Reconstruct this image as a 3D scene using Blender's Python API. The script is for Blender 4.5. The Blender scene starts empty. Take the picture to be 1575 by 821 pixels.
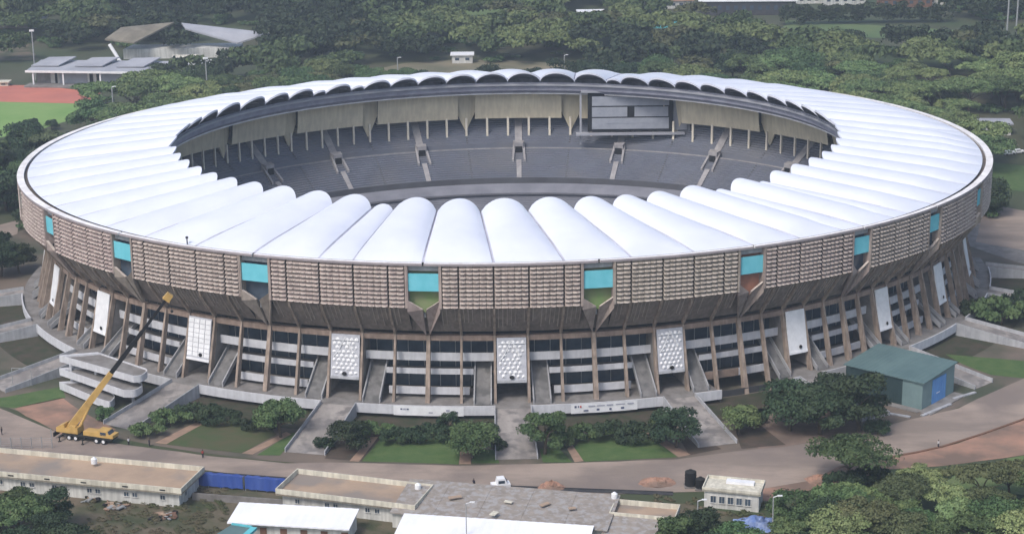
import bpy, bmesh, math, random
import numpy as np
from mathutils import Vector, Matrix
PI = math.pi
R = math.radians
random.seed(7)
scene = bpy.context.scene
COL = scene.collection

# ------------------------------------------------------------------ camera maths
W0, H0 = 1575.0, 821.0
T = 35.5                      # height of the stadium rim
CAM = np.array([.852, -500.58, 116.31 + T]); PIT = .291; ROLL = -.011; F = 2895.0
_fw = np.array([0, math.cos(PIT), -math.sin(PIT)]); _r = np.array([1., 0, 0]); _u = np.cross(_r, _fw)
RT = _r*math.cos(ROLL) + _u*math.sin(ROLL); UP = _u*math.cos(ROLL) - _r*math.sin(ROLL)
def G(u, v, z=0.0):           # photo pixel to the point at height z
    d = _fw*F + RT*(u - W0/2) - UP*(v - H0/2); k = (z - CAM[2])/d[2]
    p = CAM + d*k; return (float(p[0]), float(p[1]))

# ------------------------------------------------------------------ helpers
def tag(o, label=None, cat=None, group=None, kind=None):
    if label: o['label'] = label
    if cat: o['category'] = cat
    if group: o['group'] = group
    if kind: o['kind'] = kind
    return o
def empty(name, loc, rz=0.0, label=None, cat=None, group=None):
    o = bpy.data.objects.new(name, None); COL.objects.link(o)
    o.location = loc; o.rotation_euler = (0, 0, rz); o.empty_display_size = .5
    return tag(o, label, cat, group)
def kids(o): return [c for c in COL.objects if c.parent == o]
def copy_tree(o, parent=None):
    c = o.copy(); COL.objects.link(c)
    if parent: c.parent = parent
    for ch in list(o.children): copy_tree(ch, c)
    return c

class MB:
    def __init__(s): s.v = []; s.f = []; s.m = []; s.mats = []
    def mi(s, mat):
        if mat not in s.mats: s.mats.append(mat)
        return s.mats.index(mat)
    def poly(s, pts, mat=None, idx=None):
        b = len(s.v); s.v += [tuple(p) for p in pts]; s.f.append(tuple(range(b, b+len(pts)))); s.m.append(0 if mat is None else s.mi(mat))
    def hexa(s, p, mat=None):     # 8 points: bottom 4 ccw, top 4 ccw
        b = len(s.v); s.v += [tuple(q) for q in p]; k = 0 if mat is None else s.mi(mat)
        for f in ((3,2,1,0),(4,5,6,7),(0,1,5,4),(1,2,6,5),(2,3,7,6),(3,0,4,7)):
            s.f.append(tuple(b+i for i in f)); s.m.append(k)
    def box(s, c, size, rz=0.0, mat=None):
        x, y, z = c; a, b, h = size[0]/2, size[1]/2, size[2]/2; C, S = math.cos(rz), math.sin(rz)
        q = [(-a,-b),(a,-b),(a,b),(-a,b)]
        s.hexa([(x+C*i-S*j, y+S*i+C*j, z-h) for i, j in q]+[(x+C*i-S*j, y+S*i+C*j, z+h) for i, j in q], mat)
    def prism(s, pts, z0, z1, mat=None, topmat=None):
        n = len(pts); b = len(s.v)
        zt = z1 if hasattr(z1, '__len__') else [z1]*n
        zb = z0 if hasattr(z0, '__len__') else [z0]*n
        s.v += [(p[0], p[1], zb[i]) for i, p in enumerate(pts)] + [(p[0], p[1], zt[i]) for i, p in enumerate(pts)]
        k = 0 if mat is None else s.mi(mat); kt = k if topmat is None else s.mi(topmat)
        s.f.append(tuple(b+i for i in reversed(range(n)))); s.m.append(k)
        s.f.append(tuple(b+n+i for i in range(n))); s.m.append(kt)
        for i in range(n):
            j = (i+1) % n; s.f.append((b+i, b+j, b+n+j, b+n+i)); s.m.append(k)
    def tube(s, a, b, r0, r1=None, n=8, mat=None, cap=True):
        a = Vector(a); b = Vector(b); r1 = r0 if r1 is None else r1
        d = (b-a).normalized(); t = Vector((0,0,1)) if abs(d.z) < .9 else Vector((1,0,0))
        e = d.cross(t).normalized(); g = d.cross(e); base = len(s.v); k = 0 if mat is None else s.mi(mat)
        for p, r in ((a, r0), (b, r1)):
            for i in range(n):
                w = 2*PI*i/n; q = p + e*(math.cos(w)*r) + g*(math.sin(w)*r); s.v.append(tuple(q))
        for i in range(n):
            j = (i+1) % n; s.f.append((base+i, base+j, base+n+j, base+n+i)); s.m.append(k)
        if cap:
            s.f.append(tuple(base+i for i in reversed(range(n)))); s.m.append(k)
            s.f.append(tuple(base+n+i for i in range(n))); s.m.append(k)
    def ball(s, c, r, nu=8, nv=5, mat=None):
        rx, ry, rz = (r, r, r) if not hasattr(r, '__len__') else r
        b = len(s.v); k = 0 if mat is None else s.mi(mat)
        s.v.append((c[0], c[1], c[2]+rz))
        for j in range(1, nv):
            for i in range(nu):
                a = 2*PI*i/nu; p = PI*j/nv
                s.v.append((c[0]+rx*math.sin(p)*math.cos(a), c[1]+ry*math.sin(p)*math.sin(a), c[2]+rz*math.cos(p)))
        s.v.append((c[0], c[1], c[2]-rz)); e = len(s.v)-1
        for i in range(nu):
            s.f.append((b, b+1+i, b+1+(i+1) % nu)); s.m.append(k)
            s.f.append((e, e-nu+(i+1) % nu, e-nu+i)); s.m.append(k)
        for j in range(nv-2):
            for i in range(nu):
                s.f.append((b+1+j*nu+i, b+1+(j+1)*nu+i, b+1+(j+1)*nu+(i+1) % nu, b+1+j*nu+(i+1) % nu)); s.m.append(k)
    def grid(s, rows, mat=None, closed=False):   # rows: list of equal length point lists
        b = len(s.v); n = len(rows[0]); k = 0 if mat is None else s.mi(mat)
        for r in rows: s.v += [tuple(p) for p in r]
        for j in range(len(rows)-1):
            for i in range(n if closed else n-1):
                i2 = (i+1) % n
                s.f.append((b+j*n+i, b+j*n+i2, b+(j+1)*n+i2, b+(j+1)*n+i)); s.m.append(k)
    def build(s, name, mat=None, parent=None, smooth=False, flipfix=True):
        me = bpy.data.meshes.new(name); me.from_pydata(s.v, [], s.f)
        mats = s.mats if s.mats else [mat]
        for m in mats: me.materials.append(m)
        if s.mats: me.polygons.foreach_set('material_index', s.m)
        if smooth: me.polygons.foreach_set('use_smooth', [True]*len(s.f))
        me.update()
        o = bpy.data.objects.new(name, me); COL.objects.link(o)
        if parent: o.parent = parent
        return o

# ------------------------------------------------------------------ materials
def srgb(r, g, b): 
    f = lambda c: (c/255/12.92) if c/255 <= .04045 else ((c/255+.055)/1.055)**2.4
    return (f(r), f(g), f(b), 1)
def mat(name, c1, c2=None, scale=1.0, rough=.85, detail=5.0, streak=0.0, c3=None, scale3=.1, metal=0.0, bump=0.0, objrand=0.0, spec=.3, bumpscale=None, stretch=None, lo=.35, hi=.65, trans=0.0):
    m = bpy.data.materials.new(name); m.use_nodes = True; nt = m.node_tree; N = nt.nodes; L = nt.links
    b = N['Principled BSDF']; b.inputs['Roughness'].default_value = rough; b.inputs['Metallic'].default_value = metal
    b.inputs['Specular IOR Level'].default_value = spec
    if trans:
        b.inputs['Subsurface Weight'].default_value = 0
    if c2 is None and not objrand:
        b.inputs['Base Color'].default_value = (*c1[:3], 1); 
        if not bump: return m
    tc = N.new('ShaderNodeTexCoord'); mp = N.new('ShaderNodeMapping'); L.new(tc.outputs['Object'], mp.inputs[0])
    if stretch: mp.inputs['Scale'].default_value = stretch
    col = None
    if c2 is not None:
        n = N.new('ShaderNodeTexNoise'); n.inputs['Scale'].default_value = scale; n.inputs['Detail'].default_value = detail; n.inputs['Roughness'].default_value = .62
        L.new(mp.outputs[0], n.inputs['Vector'])
        r = N.new('ShaderNodeValToRGB'); r.color_ramp.elements[0].position = lo; r.color_ramp.elements[1].position = hi
        r.color_ramp.elements[0].color = (*c1[:3], 1); r.color_ramp.elements[1].color = (*c2[:3], 1)
        L.new(n.outputs[0], r.inputs[0]); col = r.outputs[0]
    else:
        rgb = N.new('ShaderNodeRGB'); rgb.outputs[0].default_value = (*c1[:3], 1); col = rgb.outputs[0]
    if c3 is not None:
        n3 = N.new('ShaderNodeTexNoise'); n3.inputs['Scale'].default_value = scale3; n3.inputs['Detail'].default_value = 6; L.new(tc.outputs['Object'], n3.inputs['Vector'])
        r3 = N.new('ShaderNodeValToRGB'); r3.color_ramp.elements[0].position = .47; r3.color_ramp.elements[1].position = .62
        L.new(n3.outputs[0], r3.inputs[0])
        mx = N.new('ShaderNodeMix'); mx.data_type = 'RGBA'; L.new(r3.outputs[0], mx.inputs[0]); L.new(col, mx.inputs[6]); mx.inputs[7].default_value = (*c3[:3], 1); col = mx.outputs[2]
    if streak:
        ms = N.new('ShaderNodeMapping'); ms.inputs['Scale'].default_value = (1.3, 1.3, .09); L.new(tc.outputs['Object'], ms.inputs[0])
        ns = N.new('ShaderNodeTexNoise'); ns.inputs['Scale'].default_value = 1.0; ns.inputs['Detail'].default_value = 6; L.new(ms.outputs[0], ns.inputs['Vector'])
        rs = N.new('ShaderNodeValToRGB'); rs.color_ramp.elements[0].position = .4; rs.color_ramp.elements[1].position = .62
        rs.color_ramp.elements[0].color = (1-streak, 1-streak, 1-streak, 1); rs.color_ramp.elements[1].color = (1, 1, 1, 1); L.new(ns.outputs[0], rs.inputs[0])
        mx = N.new('ShaderNodeMix'); mx.data_type = 'RGBA'; mx.blend_type = 'MULTIPLY'; mx.inputs[0].default_value = 1; L.new(col, mx.inputs[6]); L.new(rs.outputs[0], mx.inputs[7]); col = mx.outputs[2]
    if objrand:
        oi = N.new('ShaderNodeObjectInfo'); hs = N.new('ShaderNodeHueSaturation'); mr = N.new('ShaderNodeMapRange')
        mr.inputs[3].default_value = 1-objrand; mr.inputs[4].default_value = 1+objrand; L.new(oi.outputs['Random'], mr.inputs[0]); L.new(mr.outputs[0], hs.inputs['Value'])
        m2 = N.new('ShaderNodeMath'); m2.operation = 'MULTIPLY'; m2.inputs[1].default_value = 7.31; L.new(oi.outputs['Random'], m2.inputs[0])
        m3 = N.new('ShaderNodeMath'); m3.operation = 'FRACT'; L.new(m2.outputs[0], m3.inputs[0])
        mr2 = N.new('ShaderNodeMapRange'); mr2.inputs[3].default_value = .47; mr2.inputs[4].default_value = .525; L.new(m3.outputs[0], mr2.inputs[0]); L.new(mr2.outputs[0], hs.inputs['Hue'])
        L.new(col, hs.inputs['Color']); col = hs.outputs[0]
    L.new(col, b.inputs['Base Color'])
    if bump:
        nb = N.new('ShaderNodeTexNoise'); nb.inputs['Scale'].default_value = bumpscale or scale*4; nb.inputs['Detail'].default_value = 4; L.new(tc.outputs['Object'], nb.inputs['Vector'])
        bp = N.new('ShaderNodeBump'); bp.inputs['Strength'].default_value = bump; bp.inputs['Distance'].default_value = .3; L.new(nb.outputs[0], bp.inputs['Height']); L.new(bp.outputs[0], b.inputs['Normal'])
    return m
M = {}
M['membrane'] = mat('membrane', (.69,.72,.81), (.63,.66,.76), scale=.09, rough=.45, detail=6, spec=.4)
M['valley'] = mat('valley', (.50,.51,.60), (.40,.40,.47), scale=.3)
M['liner'] = mat('liner', (.17,.175,.22), (.11,.11,.14), scale=.5)
M['rimwhite'] = mat('rimwhite', (.80,.79,.80), (.62,.60,.60), scale=.3)
M['ringdark'] = mat('ringdark', (.30,.31,.38), (.22,.22,.28), scale=.3)
M['formwork'] = mat('formwork', (.42,.36,.32), (.32,.275,.245), scale=.6)
M['rimface'] = mat('rimface', (.36,.32,.34), (.28,.25,.27), scale=.4)
M['gal'] = mat('gal', (.60,.61,.65), (.50,.51,.55), scale=.4, streak=.1)
M['cassette'] = mat('cassette', (.42,.352,.318), (.315,.262,.236), scale=.35, streak=.2, rough=.9, objrand=.05)
M['cassette_lip'] = mat('cassette_lip', (.62,.55,.50), (.44,.38,.345), scale=.8, rough=.9)
M['seam'] = mat('seam', (.12,.10,.09))
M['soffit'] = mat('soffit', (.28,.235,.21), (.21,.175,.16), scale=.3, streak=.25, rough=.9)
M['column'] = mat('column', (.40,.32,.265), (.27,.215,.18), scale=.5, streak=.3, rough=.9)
M['beam'] = mat('beam', (.36,.27,.22), (.24,.18,.15), scale=.4, streak=.2)
M['parapet'] = mat('parapet', (.44,.45,.48), (.33,.34,.37), scale=.4, streak=.15)
M['slab'] = mat('slab', (.235,.225,.22), (.15,.14,.135), scale=.35)
M['stairc'] = mat('stairc', (.19,.185,.185), (.12,.118,.12), scale=.4, c3=(.10,.10,.10), scale3=.5)
M['stairrail'] = mat('stairrail', (.33,.335,.35), (.25,.25,.265), scale=.4)
M['rampc'] = mat('rampc', (.34,.315,.30), (.20,.185,.18), scale=.22, detail=8, stretch=(1,.35,1), c3=(.17,.16,.16), scale3=.35)
M['darkwall'] = mat('darkwall', (.035,.037,.045), (.06,.058,.06), scale=.4)
M['glass'] = mat('glass', (.035,.05,.075), (.07,.10,.14), scale=.25, rough=.12, spec=.6)
M['green_inner'] = mat('green_inner', (.16,.26,.09), (.24,.24,.15), scale=.2)
M['orange_inner'] = mat('orange_inner', (.42,.19,.12), (.30,.15,.11), scale=.3)
M['cyan'] = mat('cyan', (.13,.50,.60), (.17,.55,.66), scale=.5, rough=.6)
M['white'] = mat('white', (.78,.79,.82), (.66,.67,.70), scale=.5, rough=.6)
M['lattice_back'] = mat('lattice_back', (.40,.41,.46), (.50,.51,.56), scale=.9)
M['black'] = mat('black', (.012,.012,.014))
M['seats'] = mat('seats', (.155,.168,.21), (.125,.135,.17), scale=.12, rough=.8, detail=6, c3=(.17,.175,.20), scale3=.06)
M['seats_low'] = mat('seats_low', (.21,.215,.25), (.16,.165,.195), scale=.15)
M['aisle'] = mat('aisle', (.34,.33,.34), (.24,.23,.24), scale=.5)
M['cream'] = mat('cream', (.74,.66,.48), (.62,.55,.41), scale=.12, streak=.12)
M['post'] = mat('post', (.75,.69,.58), (.62,.57,.48), scale=.5)
M['pit'] = mat('pit', (.10,.105,.12), (.07,.07,.08), scale=.1)
M['panelgrey'] = mat('panelgrey', (.33,.35,.40), (.27,.29,.34), scale=.4, rough=.5)
M['road'] = mat('road', (.325,.262,.222), (.225,.185,.16), scale=.09, detail=12, rough=.95, c3=(.20,.165,.148), scale3=.05, bump=.25, bumpscale=1.5, stretch=(.35,1,1), lo=.42, hi=.58)
M['ground'] = mat('ground', (.045,.06,.03), (.085,.08,.05), scale=.03, detail=10, c3=(.045,.07,.03), scale3=.015)
M['dirt'] = mat('dirt', (.38,.215,.155), (.22,.15,.115), scale=.12, detail=9, c3=(.17,.12,.095), scale3=.09)
M['soil'] = mat('soil', (.085,.062,.05), (.05,.045,.035), scale=.3, detail=8)
M['bedgreen'] = mat('bedgreen', (.03,.042,.02), (.07,.055,.042), scale=.25, detail=9)
M['path'] = mat('path', (.34,.23,.17), (.24,.17,.13), scale=.4)
M['lawn'] = mat('lawn', (.055,.105,.032), (.085,.13,.045), scale=.35, detail=9, bump=.3, bumpscale=3)
M['pitch'] = mat('pitch', (.15,.27,.075), (.20,.31,.10), scale=.05, detail=8)
M['track'] = mat('track', (.50,.17,.12), (.40,.14,.11), scale=.06, detail=8)
M['drygrass'] = mat('drygrass', (.15,.115,.085), (.085,.085,.05), scale=.18, detail=10, bump=.4, bumpscale=2.5, c3=(.05,.06,.03), scale3=.12)
M['bark'] = mat('bark', (.10,.075,.055), (.06,.05,.04), scale=2)
def leafmat(n, a, b, rnd=.25, sc=.35): return mat(n, a, b, scale=sc, rough=.75, detail=3, objrand=rnd, spec=.25)
M['leaf'] = leafmat('leaf', (.045,.085,.034), (.10,.15,.06))
M['leaf_dark'] = leafmat('leaf_dark', (.020,.040,.021), (.046,.070,.034))
M['leaf_light'] = leafmat('leaf_light', (.10,.155,.06), (.175,.225,.09))
M['leaf_pale'] = leafmat('leaf_pale', (.15,.21,.085), (.24,.29,.13), .15)
M['leaf_olive'] = leafmat('leaf_olive', (.07,.09,.042), (.115,.13,.06))
M['yellow'] = mat('yellow', (.56,.36,.12), (.42,.27,.09), scale=.6, rough=.45)
M['tan'] = mat('tan', (.40,.295,.215), (.30,.225,.17), scale=.14, detail=8, c3=(.24,.205,.18), scale3=.12)
M['roofgrey'] = mat('roofgrey', (.31,.275,.245), (.22,.195,.175), scale=.5, detail=10, c3=(.32,.31,.31), scale3=.9)
M['offwhite'] = mat('offwhite', (.70,.67,.57), (.55,.52,.44), scale=.3, streak=.25)
M['wallwhite'] = mat('wallwhite', (.66,.66,.64), (.52,.52,.50), scale=.3, streak=.22)
M['tinwhite'] = mat('tinwhite', (.84,.85,.90), (.76,.77,.82), scale=.15, rough=.4)
M['brown'] = mat('brown', (.20,.11,.075), (.14,.08,.055), scale=.6)
M['shedroof'] = mat('shedroof', (.115,.18,.185), (.085,.14,.148), scale=.15, rough=.5)
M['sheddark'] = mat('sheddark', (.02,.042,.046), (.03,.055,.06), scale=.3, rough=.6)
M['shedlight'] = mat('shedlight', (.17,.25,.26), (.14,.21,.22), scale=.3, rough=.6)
M['shedblue'] = mat('shedblue', (.12,.30,.62), (.10,.25,.54), scale=.4, rough=.5)
M['turq'] = mat('turq', (.12,.46,.52), (.09,.38,.44), scale=.4)
M['bluesheet'] = mat('bluesheet', (.03,.07,.30), (.06,.11,.36), scale=.5, rough=.45, stretch=(1,1,.2))
M['steel'] = mat('steel', (.33,.34,.35), (.25,.26,.27), scale=.5, rough=.5)
M['tyre'] = mat('tyre', (.02,.02,.02))
M['roofpale'] = mat('roofpale', (.36,.37,.41), (.28,.29,.33), scale=.1, detail=7)
M['rooftile'] = mat('rooftile', (.30,.18,.135), (.21,.13,.10), scale=.2)
M['skin'] = mat('skin', (.10,.055,.035)); M['cloth_dark'] = mat('cloth_dark', (.03,.03,.045)); M['cloth_red'] = mat('cloth_red', (.30,.06,.05)); M['cloth_white'] = mat('cloth_white', (.6,.6,.62))

# ------------------------------------------------------------------ stadium geometry functions (local frame)
A_, B_, N_ = 130.0, 109.23, 2.007
AI, BI, NI, ZI = 91.55, 80.38, 2.02, 3.29
PH = .079
def curve(a, b, n, N=4000):
    t = np.linspace(-PI, PI, N+1); c = np.sin(t); s = -np.cos(t)
    x = a*np.sign(c)*abs(c)**(2/n); y = b*np.sign(s)*abs(s)**(2/n)
    return x, y, np.concatenate([[0], np.cumsum(np.hypot(np.diff(x), np.diff(y)))])
CV = curve(A_, B_, N_); LEN = CV[2][-1]
YS = [-192,-164,-136.5,-104.6,-66.3,-27.2,11.3,47.6,78.6,106.3,134.6,162]
YI = [-27,-22,-17,-12,-7,-2,3,8,13,18,23,28]
CI = YI + [i+60 for i in YI] + [YI[0]+120]; SI = YS + [s+LEN/2-4 for s in YS] + [YS[0]+LEN]
def ST(c, off=0.0, z=0.0):        # column index, metres outwards, height -> local point
    c = (c+27) % 120 - 27; s = (np.interp(c, CI, SI) + LEN/2) % LEN
    X = lambda q: np.interp(q % LEN, CV[2], CV[0]); Y = lambda q: np.interp(q % LEN, CV[2], CV[1])
    tx = X(s+.5)-X(s-.5); ty = Y(s+.5)-Y(s-.5); l = math.hypot(tx, ty)
    return (float(X(s)+ty/l*off), float(Y(s)-tx/l*off), z)
TH = [(-20,-1.2209),(-18,-1.1153),(-16,-1.0236),(-14,-.9242),(-12,-.8221),(-10,-.7069),(-8,-.5864),(-6,-.4791),(-3,-.3019),(-1,-.1911),(1,-.0803),(3,.0445),(5,.1457),(7,.2461),(9,.3307),(11,.4377),(14,.6065),(17,.7531),(19,.853),(21,.9621),(57,2.7821),(59,2.906),(61,3.0194),(63,3.1268),(65,3.2289),(67,3.3283),(69,3.4261),(71,3.5221),(74,3.6678),(77,3.8153),(79,3.9209),(81,4.0265),(83,4.1644),(85,4.29),(100,5.0623),(102,5.1679)]
def IN(c, off=0.0, z=0.0):        # point on the inner roof edge
    c = (c+20) % 120 - 20; th = np.interp(c, [t[0] for t in TH], [t[1] for t in TH])
    s, k = math.sin(th), -math.cos(th); f = lambda a, q, n: a*math.copysign(abs(q)**(2/n), q)
    return (f(AI+off, s, NI), f(BI+off, k, NI), z)
def gut(c):
    x = abs(ST(c)[0])/A_; return min(1., max(0., (x-.62)/.34))
def world(p): 
    c, s = math.cos(PH), math.sin(PH); return (p[0]*c-p[1]*s, p[0]*s+p[1]*c, p[2])
lerp = lambda a, b, t: a+(b-a)*t

stad = empty('stadium', (0,0,0), PH, 'huge oval concrete stadium with white scalloped membrane roof and cyan panels in its louvred band', 'stadium')

# --- roof membranes
bounds = []
for a in list(range(0,13,2)) + [13,15] + list(range(16,35,2)) + list(range(35,54,2)) + [55,56,58]: bounds.append(a)
bounds = sorted(set(bounds) | set(a+60 for a in bounds))
bounds.append(120)
NS, NT = 14, 16
SK = [0,.02]+[.02+.96*i/12 for i in range(1,12)]+[.98,1.]
for i in range(len(bounds)-1):
    c0, c1 = bounds[i], bounds[i+1]
    wid = c1-c0
    pi0, pi1 = IN(c0), IN(c1); wi = math.hypot(pi0[0]-pi1[0], pi0[1]-pi1[1])
    h = min(3.1, .30*wi)*(1.0 if wid > 1 else .95)
    rows = []
    for j in range(NT+1):
        t = j/NT; row = []
        for k in range(NS+1):
            s = SK[k]; e = 2*s-1
            c = lerp(c0, c1, s)
            o = ST(c, -.42-2.0*gut(c)); 
            # straight chord between the two boundary points
            a0, a1 = IN(c0), IN(c1); chord = (lerp(a0[0], a1[0], s), lerp(a0[1], a1[1], s))
            arch = max(0., 1-e*e)
            bulge = 2.5*arch**.8*(wid/2)
            cx, cy = chord; l = math.hypot(cx, cy); cx -= cx/l*bulge; cy -= cy/l*bulge
            x = lerp(o[0], cx, t); y = lerp(o[1], cy, t)
            hh = h*(.5*min(t/.26, 1)**.75 + .5*t)
            z = lerp(T+.1, T+ZI, t**.9) + hh*arch**.62
            row.append((x, y, z))
        rows.append(row)
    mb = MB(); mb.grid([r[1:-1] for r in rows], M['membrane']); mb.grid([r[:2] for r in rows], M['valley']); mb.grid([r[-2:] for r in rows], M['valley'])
    # turned-down lip along the inner end
    lip = [(p[0], p[1], p[2]-.55) for p in rows[-1]]
    mb.grid([rows[-1], lip], M['membrane'])
    o = mb.build('roof_panel', M['membrane'], stad, smooth=True)
    # end arch truss under the membrane
    tb = MB()
    mid = [(p[0]*1.006, p[1]*1.006, p[2]-.75) for p in rows[-1]]
    base = [(p[0]*1.012, p[1]*1.012, T+ZI-1.0) for p in rows[-1]]
    for k in range(NS): tb.tube(mid[k], mid[k+1], .22, n=5)
    far_ = [(p[0]*1.09, p[1]*1.09, T+ZI-1.3+(p[2]-T-ZI)*.3) for p in rows[-1]]
    tb.grid([mid, far_]); tb.grid([far_, [(p[0], p[1], T+ZI-2.4) for p in far_]])
    tb.build('roof_truss', M['liner'], stad)

# --- ceiling under the roof and inner ring beam
cs = np.linspace(0, 120, 361)[:-1]
mb = MB()
mb.grid([[ST(c, -1.9, T-2.6) for c in cs], [IN(c, 1.4, T+ZI-2.6) for c in cs]], M['liner'], True)
mb.build('roof_ceiling', M['liner'], stad)
mb = MB()
pr = [(0.0,-1.9),(0.0,-1.3),(1.0,-1.3),(1.0,-1.9)]
mb.grid([[IN(c, o, T+ZI+z) for c in cs] for o, z in pr+[pr[0]]], M['roofpale'], True)
mb.build('inner_ring_beam', M['roofpale'], stad)
mb = MB()
mb.grid([[IN(c, o, T+ZI+z) for c in cs] for o, z in ((.6,-.9),(.9,-3.5),(2.6,-4.7),(3.8,-4.7),(3.8,-2.6))], M['ringdark'], True)
mb.build('ring_valance', M['ringdark'], stad)
mb = MB(); mb.grid([[IN(c, o, T+ZI+z) for c in cs] for o, z in ((2.4,-4.6),(2.4,-5.0),(2.8,-5.0),(2.8,-4.6),(2.4,-4.6))], M['rimwhite'], True); mb.build('edge_pipe', M['rimwhite'], stad)

# --- rim coping with gaps at the slots, gutter below
mb = MB()
for i in range(24):
    y0 = CI[i]; 
    cc = np.linspace(y0+.03, CI[i+1]-.03, 21)
    pf = [(.3,-.55),(.3,-.02),(-.35,.06),(-.35,-.55)]
    rows = [[ST(c, o-(1.15*gut(c) if o < 0 else 0), T+z) for c in cc] for o, z in pf+[pf[0]]]
    mb.grid(rows[:2], M['rimface']); mb.grid(rows[1:], M['rimwhite'])
    mb.poly([r[0] for r in rows[:4]], M['rimwhite']); mb.poly([r[-1] for r in rows[:4]][::-1], M['rimwhite'])
mb.build('roof_coping', M['rimwhite'], stad)
mb = MB(); mb.grid([[ST(c, -.1, T-.6) for c in cs], [ST(c, -2.6, T-.6) for c in cs]], M['seam'], True); mb.build('roof_gutter', M['seam'], stad)

# --- facade: louvred concrete cassettes
ZB = T-10.25
rnd = random.Random(3)
HW = .47
def facade_run(c0, c1, edges):
    mb = MB()
    # backing wall
    n = 24; cc = np.linspace(c0, c1, n+1)
    mb.grid([[ST(c, -.75, ZB) for c in cc], [ST(c, -.75, T-.55) for c in cc]], M['seam'])
    nrow = 10; rh = (10.25-.55)/nrow
    for a, b in edges:
        ncell = max(1, round((b-a)*5)); g = .022
        for r in range(nrow):
            z0 = ZB + r*rh; 
            for q in range(ncell):
                u0 = lerp(a+g, b-g, q/ncell)+.004; u1 = lerp(a+g, b-g, (q+1)/ncell)-.004
                j = rnd.uniform(-.03, .03); pts = []
                # each cassette: dished face that tilts out to a rounded lip at its lower edge
                for (zz, oo) in ((.96, -.55), (.60, -.35+j), (.30, .02+j), (.16, .16), (.05, .10), (.0, -.5)):
                    row = []
                    for e in (0, .2, .5, .8, 1):
                        bul = (4*e*(1-e))
                        row.append(ST(lerp(u0, u1, e), oo + (.20*bul if .03 < zz < .5 else .06*bul), z0+rh*(zz - (.06*bul if zz < .5 else 0))))
                    pts.append(row)
                k0 = mb.mi(M['cassette']); kl = mb.mi(M['cassette_lip'])
                mb.grid(pts, M['cassette'])
                for f in range(4): mb.m[-20+8+f] = kl if rnd.random() < .62 else k0  # random lip faces take a paler concrete: chips of highlight painted in colour
    # pilaster strips beside the slots
    for a, b in ((c0, c0+.05), (c1-.05, c1)):
        mb.hexa([ST(a,-.8,ZB-.1), ST(a,.15,ZB-.1), ST(b,.15,ZB-.1), ST(b,-.8,ZB-.1), ST(a,-.8,T-.56), ST(a,.15,T-.56), ST(b,.15,T-.56), ST(b,-.8,T-.56)], M['cassette'])
    return mb.build('facade_panel', None, stad)
fronts = []
for i in range(24):
    y0, y1 = CI[i], CI[i+1]
    cols = [y0+(y1-y0)*k/5 for k in range(6)]
    e = [(cols[0]+HW, cols[1])] + [(cols[k], cols[k+1]) for k in range(1,4)] + [(cols[4], cols[5]-HW)]
    facade_run(cols[0]+HW, cols[5]-HW, [(a+(.05 if k == 0 else 0), b-(.05 if k == 4 else 0)) for k, (a, b) in enumerate(e)])

# --- slots with cyan screens, funnel-shaped fins below
for i in range(24):
    y = CI[i]; front = True
    mb = MB(); a, b = y-HW+.002, y+HW-.002; 
    for s, cq in ((1, a), (-1, b)):     # cheeks
        d = .03*s
        mb.hexa([ST(cq,-3.4,ZB+1.0), ST(cq,.05,ZB-.1), ST(cq+d,.05,ZB-.1), ST(cq+d,-3.4,ZB+1.0), ST(cq,-3.4,T-.56), ST(cq,.05,T-.56), ST(cq+d,.05,T-.56), ST(cq+d,-3.4,T-.56)], M['cassette'])
    mb.poly([ST(a,-2.0,ZB-1.6), ST(b,-2.0,ZB-1.6), ST(b,-2.0,T-.56), ST(a,-2.0,T-.56)], M['green_inner'] if y in (-2, 3) else M['orange_inner'] if y == 8 else M['glass'])
    mb.hexa([ST(a+.03,-1.2,T-2.0), ST(a+.03,-.9,T-2.0), ST(b-.03,-.9,T-2.0), ST(b-.03,-1.2,T-2.0), ST(a+.03,-1.2,T-.6), ST(a+.03,-.9,T-.6), ST(b-.03,-.9,T-.6), ST(b-.03,-1.2,T-.6)], M['parapet'])
    # V fins from the slot's foot to the column head
    for s, cq in ((1, a), (-1, b)):
        e = y-.05*s
        O = [ST(cq,.12,ZB+1.7), ST(e,-.9,ZB-.7), ST(e,-5.4,17.2), ST(cq,-.1,ZB-1.0)]
        I_ = [ST(cq,-.5,ZB+1.7), ST(e,-1.6,ZB-.7), ST(e,-6.1,17.0), ST(cq,-.8,ZB-1.0)]
        mb.poly(O if s < 0 else O[::-1], M['cassette']); mb.poly(I_, M['cassette'])
        for q in range(4): mb.poly([O[q], O[(q+1) % 4], I_[(q+1) % 4], I_[q]], M['cassette_lip'] if q == 0 else M['cassette'])
    mb.tube(ST(y-.02,-2.8,ZB-3), ST(y-.02,-2.8,ZB+6), .3, n=6, mat=M['parapet'])
    fo = mb.build('facade_opening', None, stad)
    sb = MB()
    sb.hexa([ST(a+.035,-.55,T-6.5), ST(a+.035,-.35,T-6.5), ST(b-.035,-.35,T-6.5), ST(b-.035,-.55,T-6.5), ST(a+.035,-.55,T-2.5), ST(a+.035,-.35,T-2.5), ST(b-.035,-.35,T-2.5), ST(b-.035,-.55,T-2.5)], M['cyan'])
    sb.build('screen', M['cyan'], fo)

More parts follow.
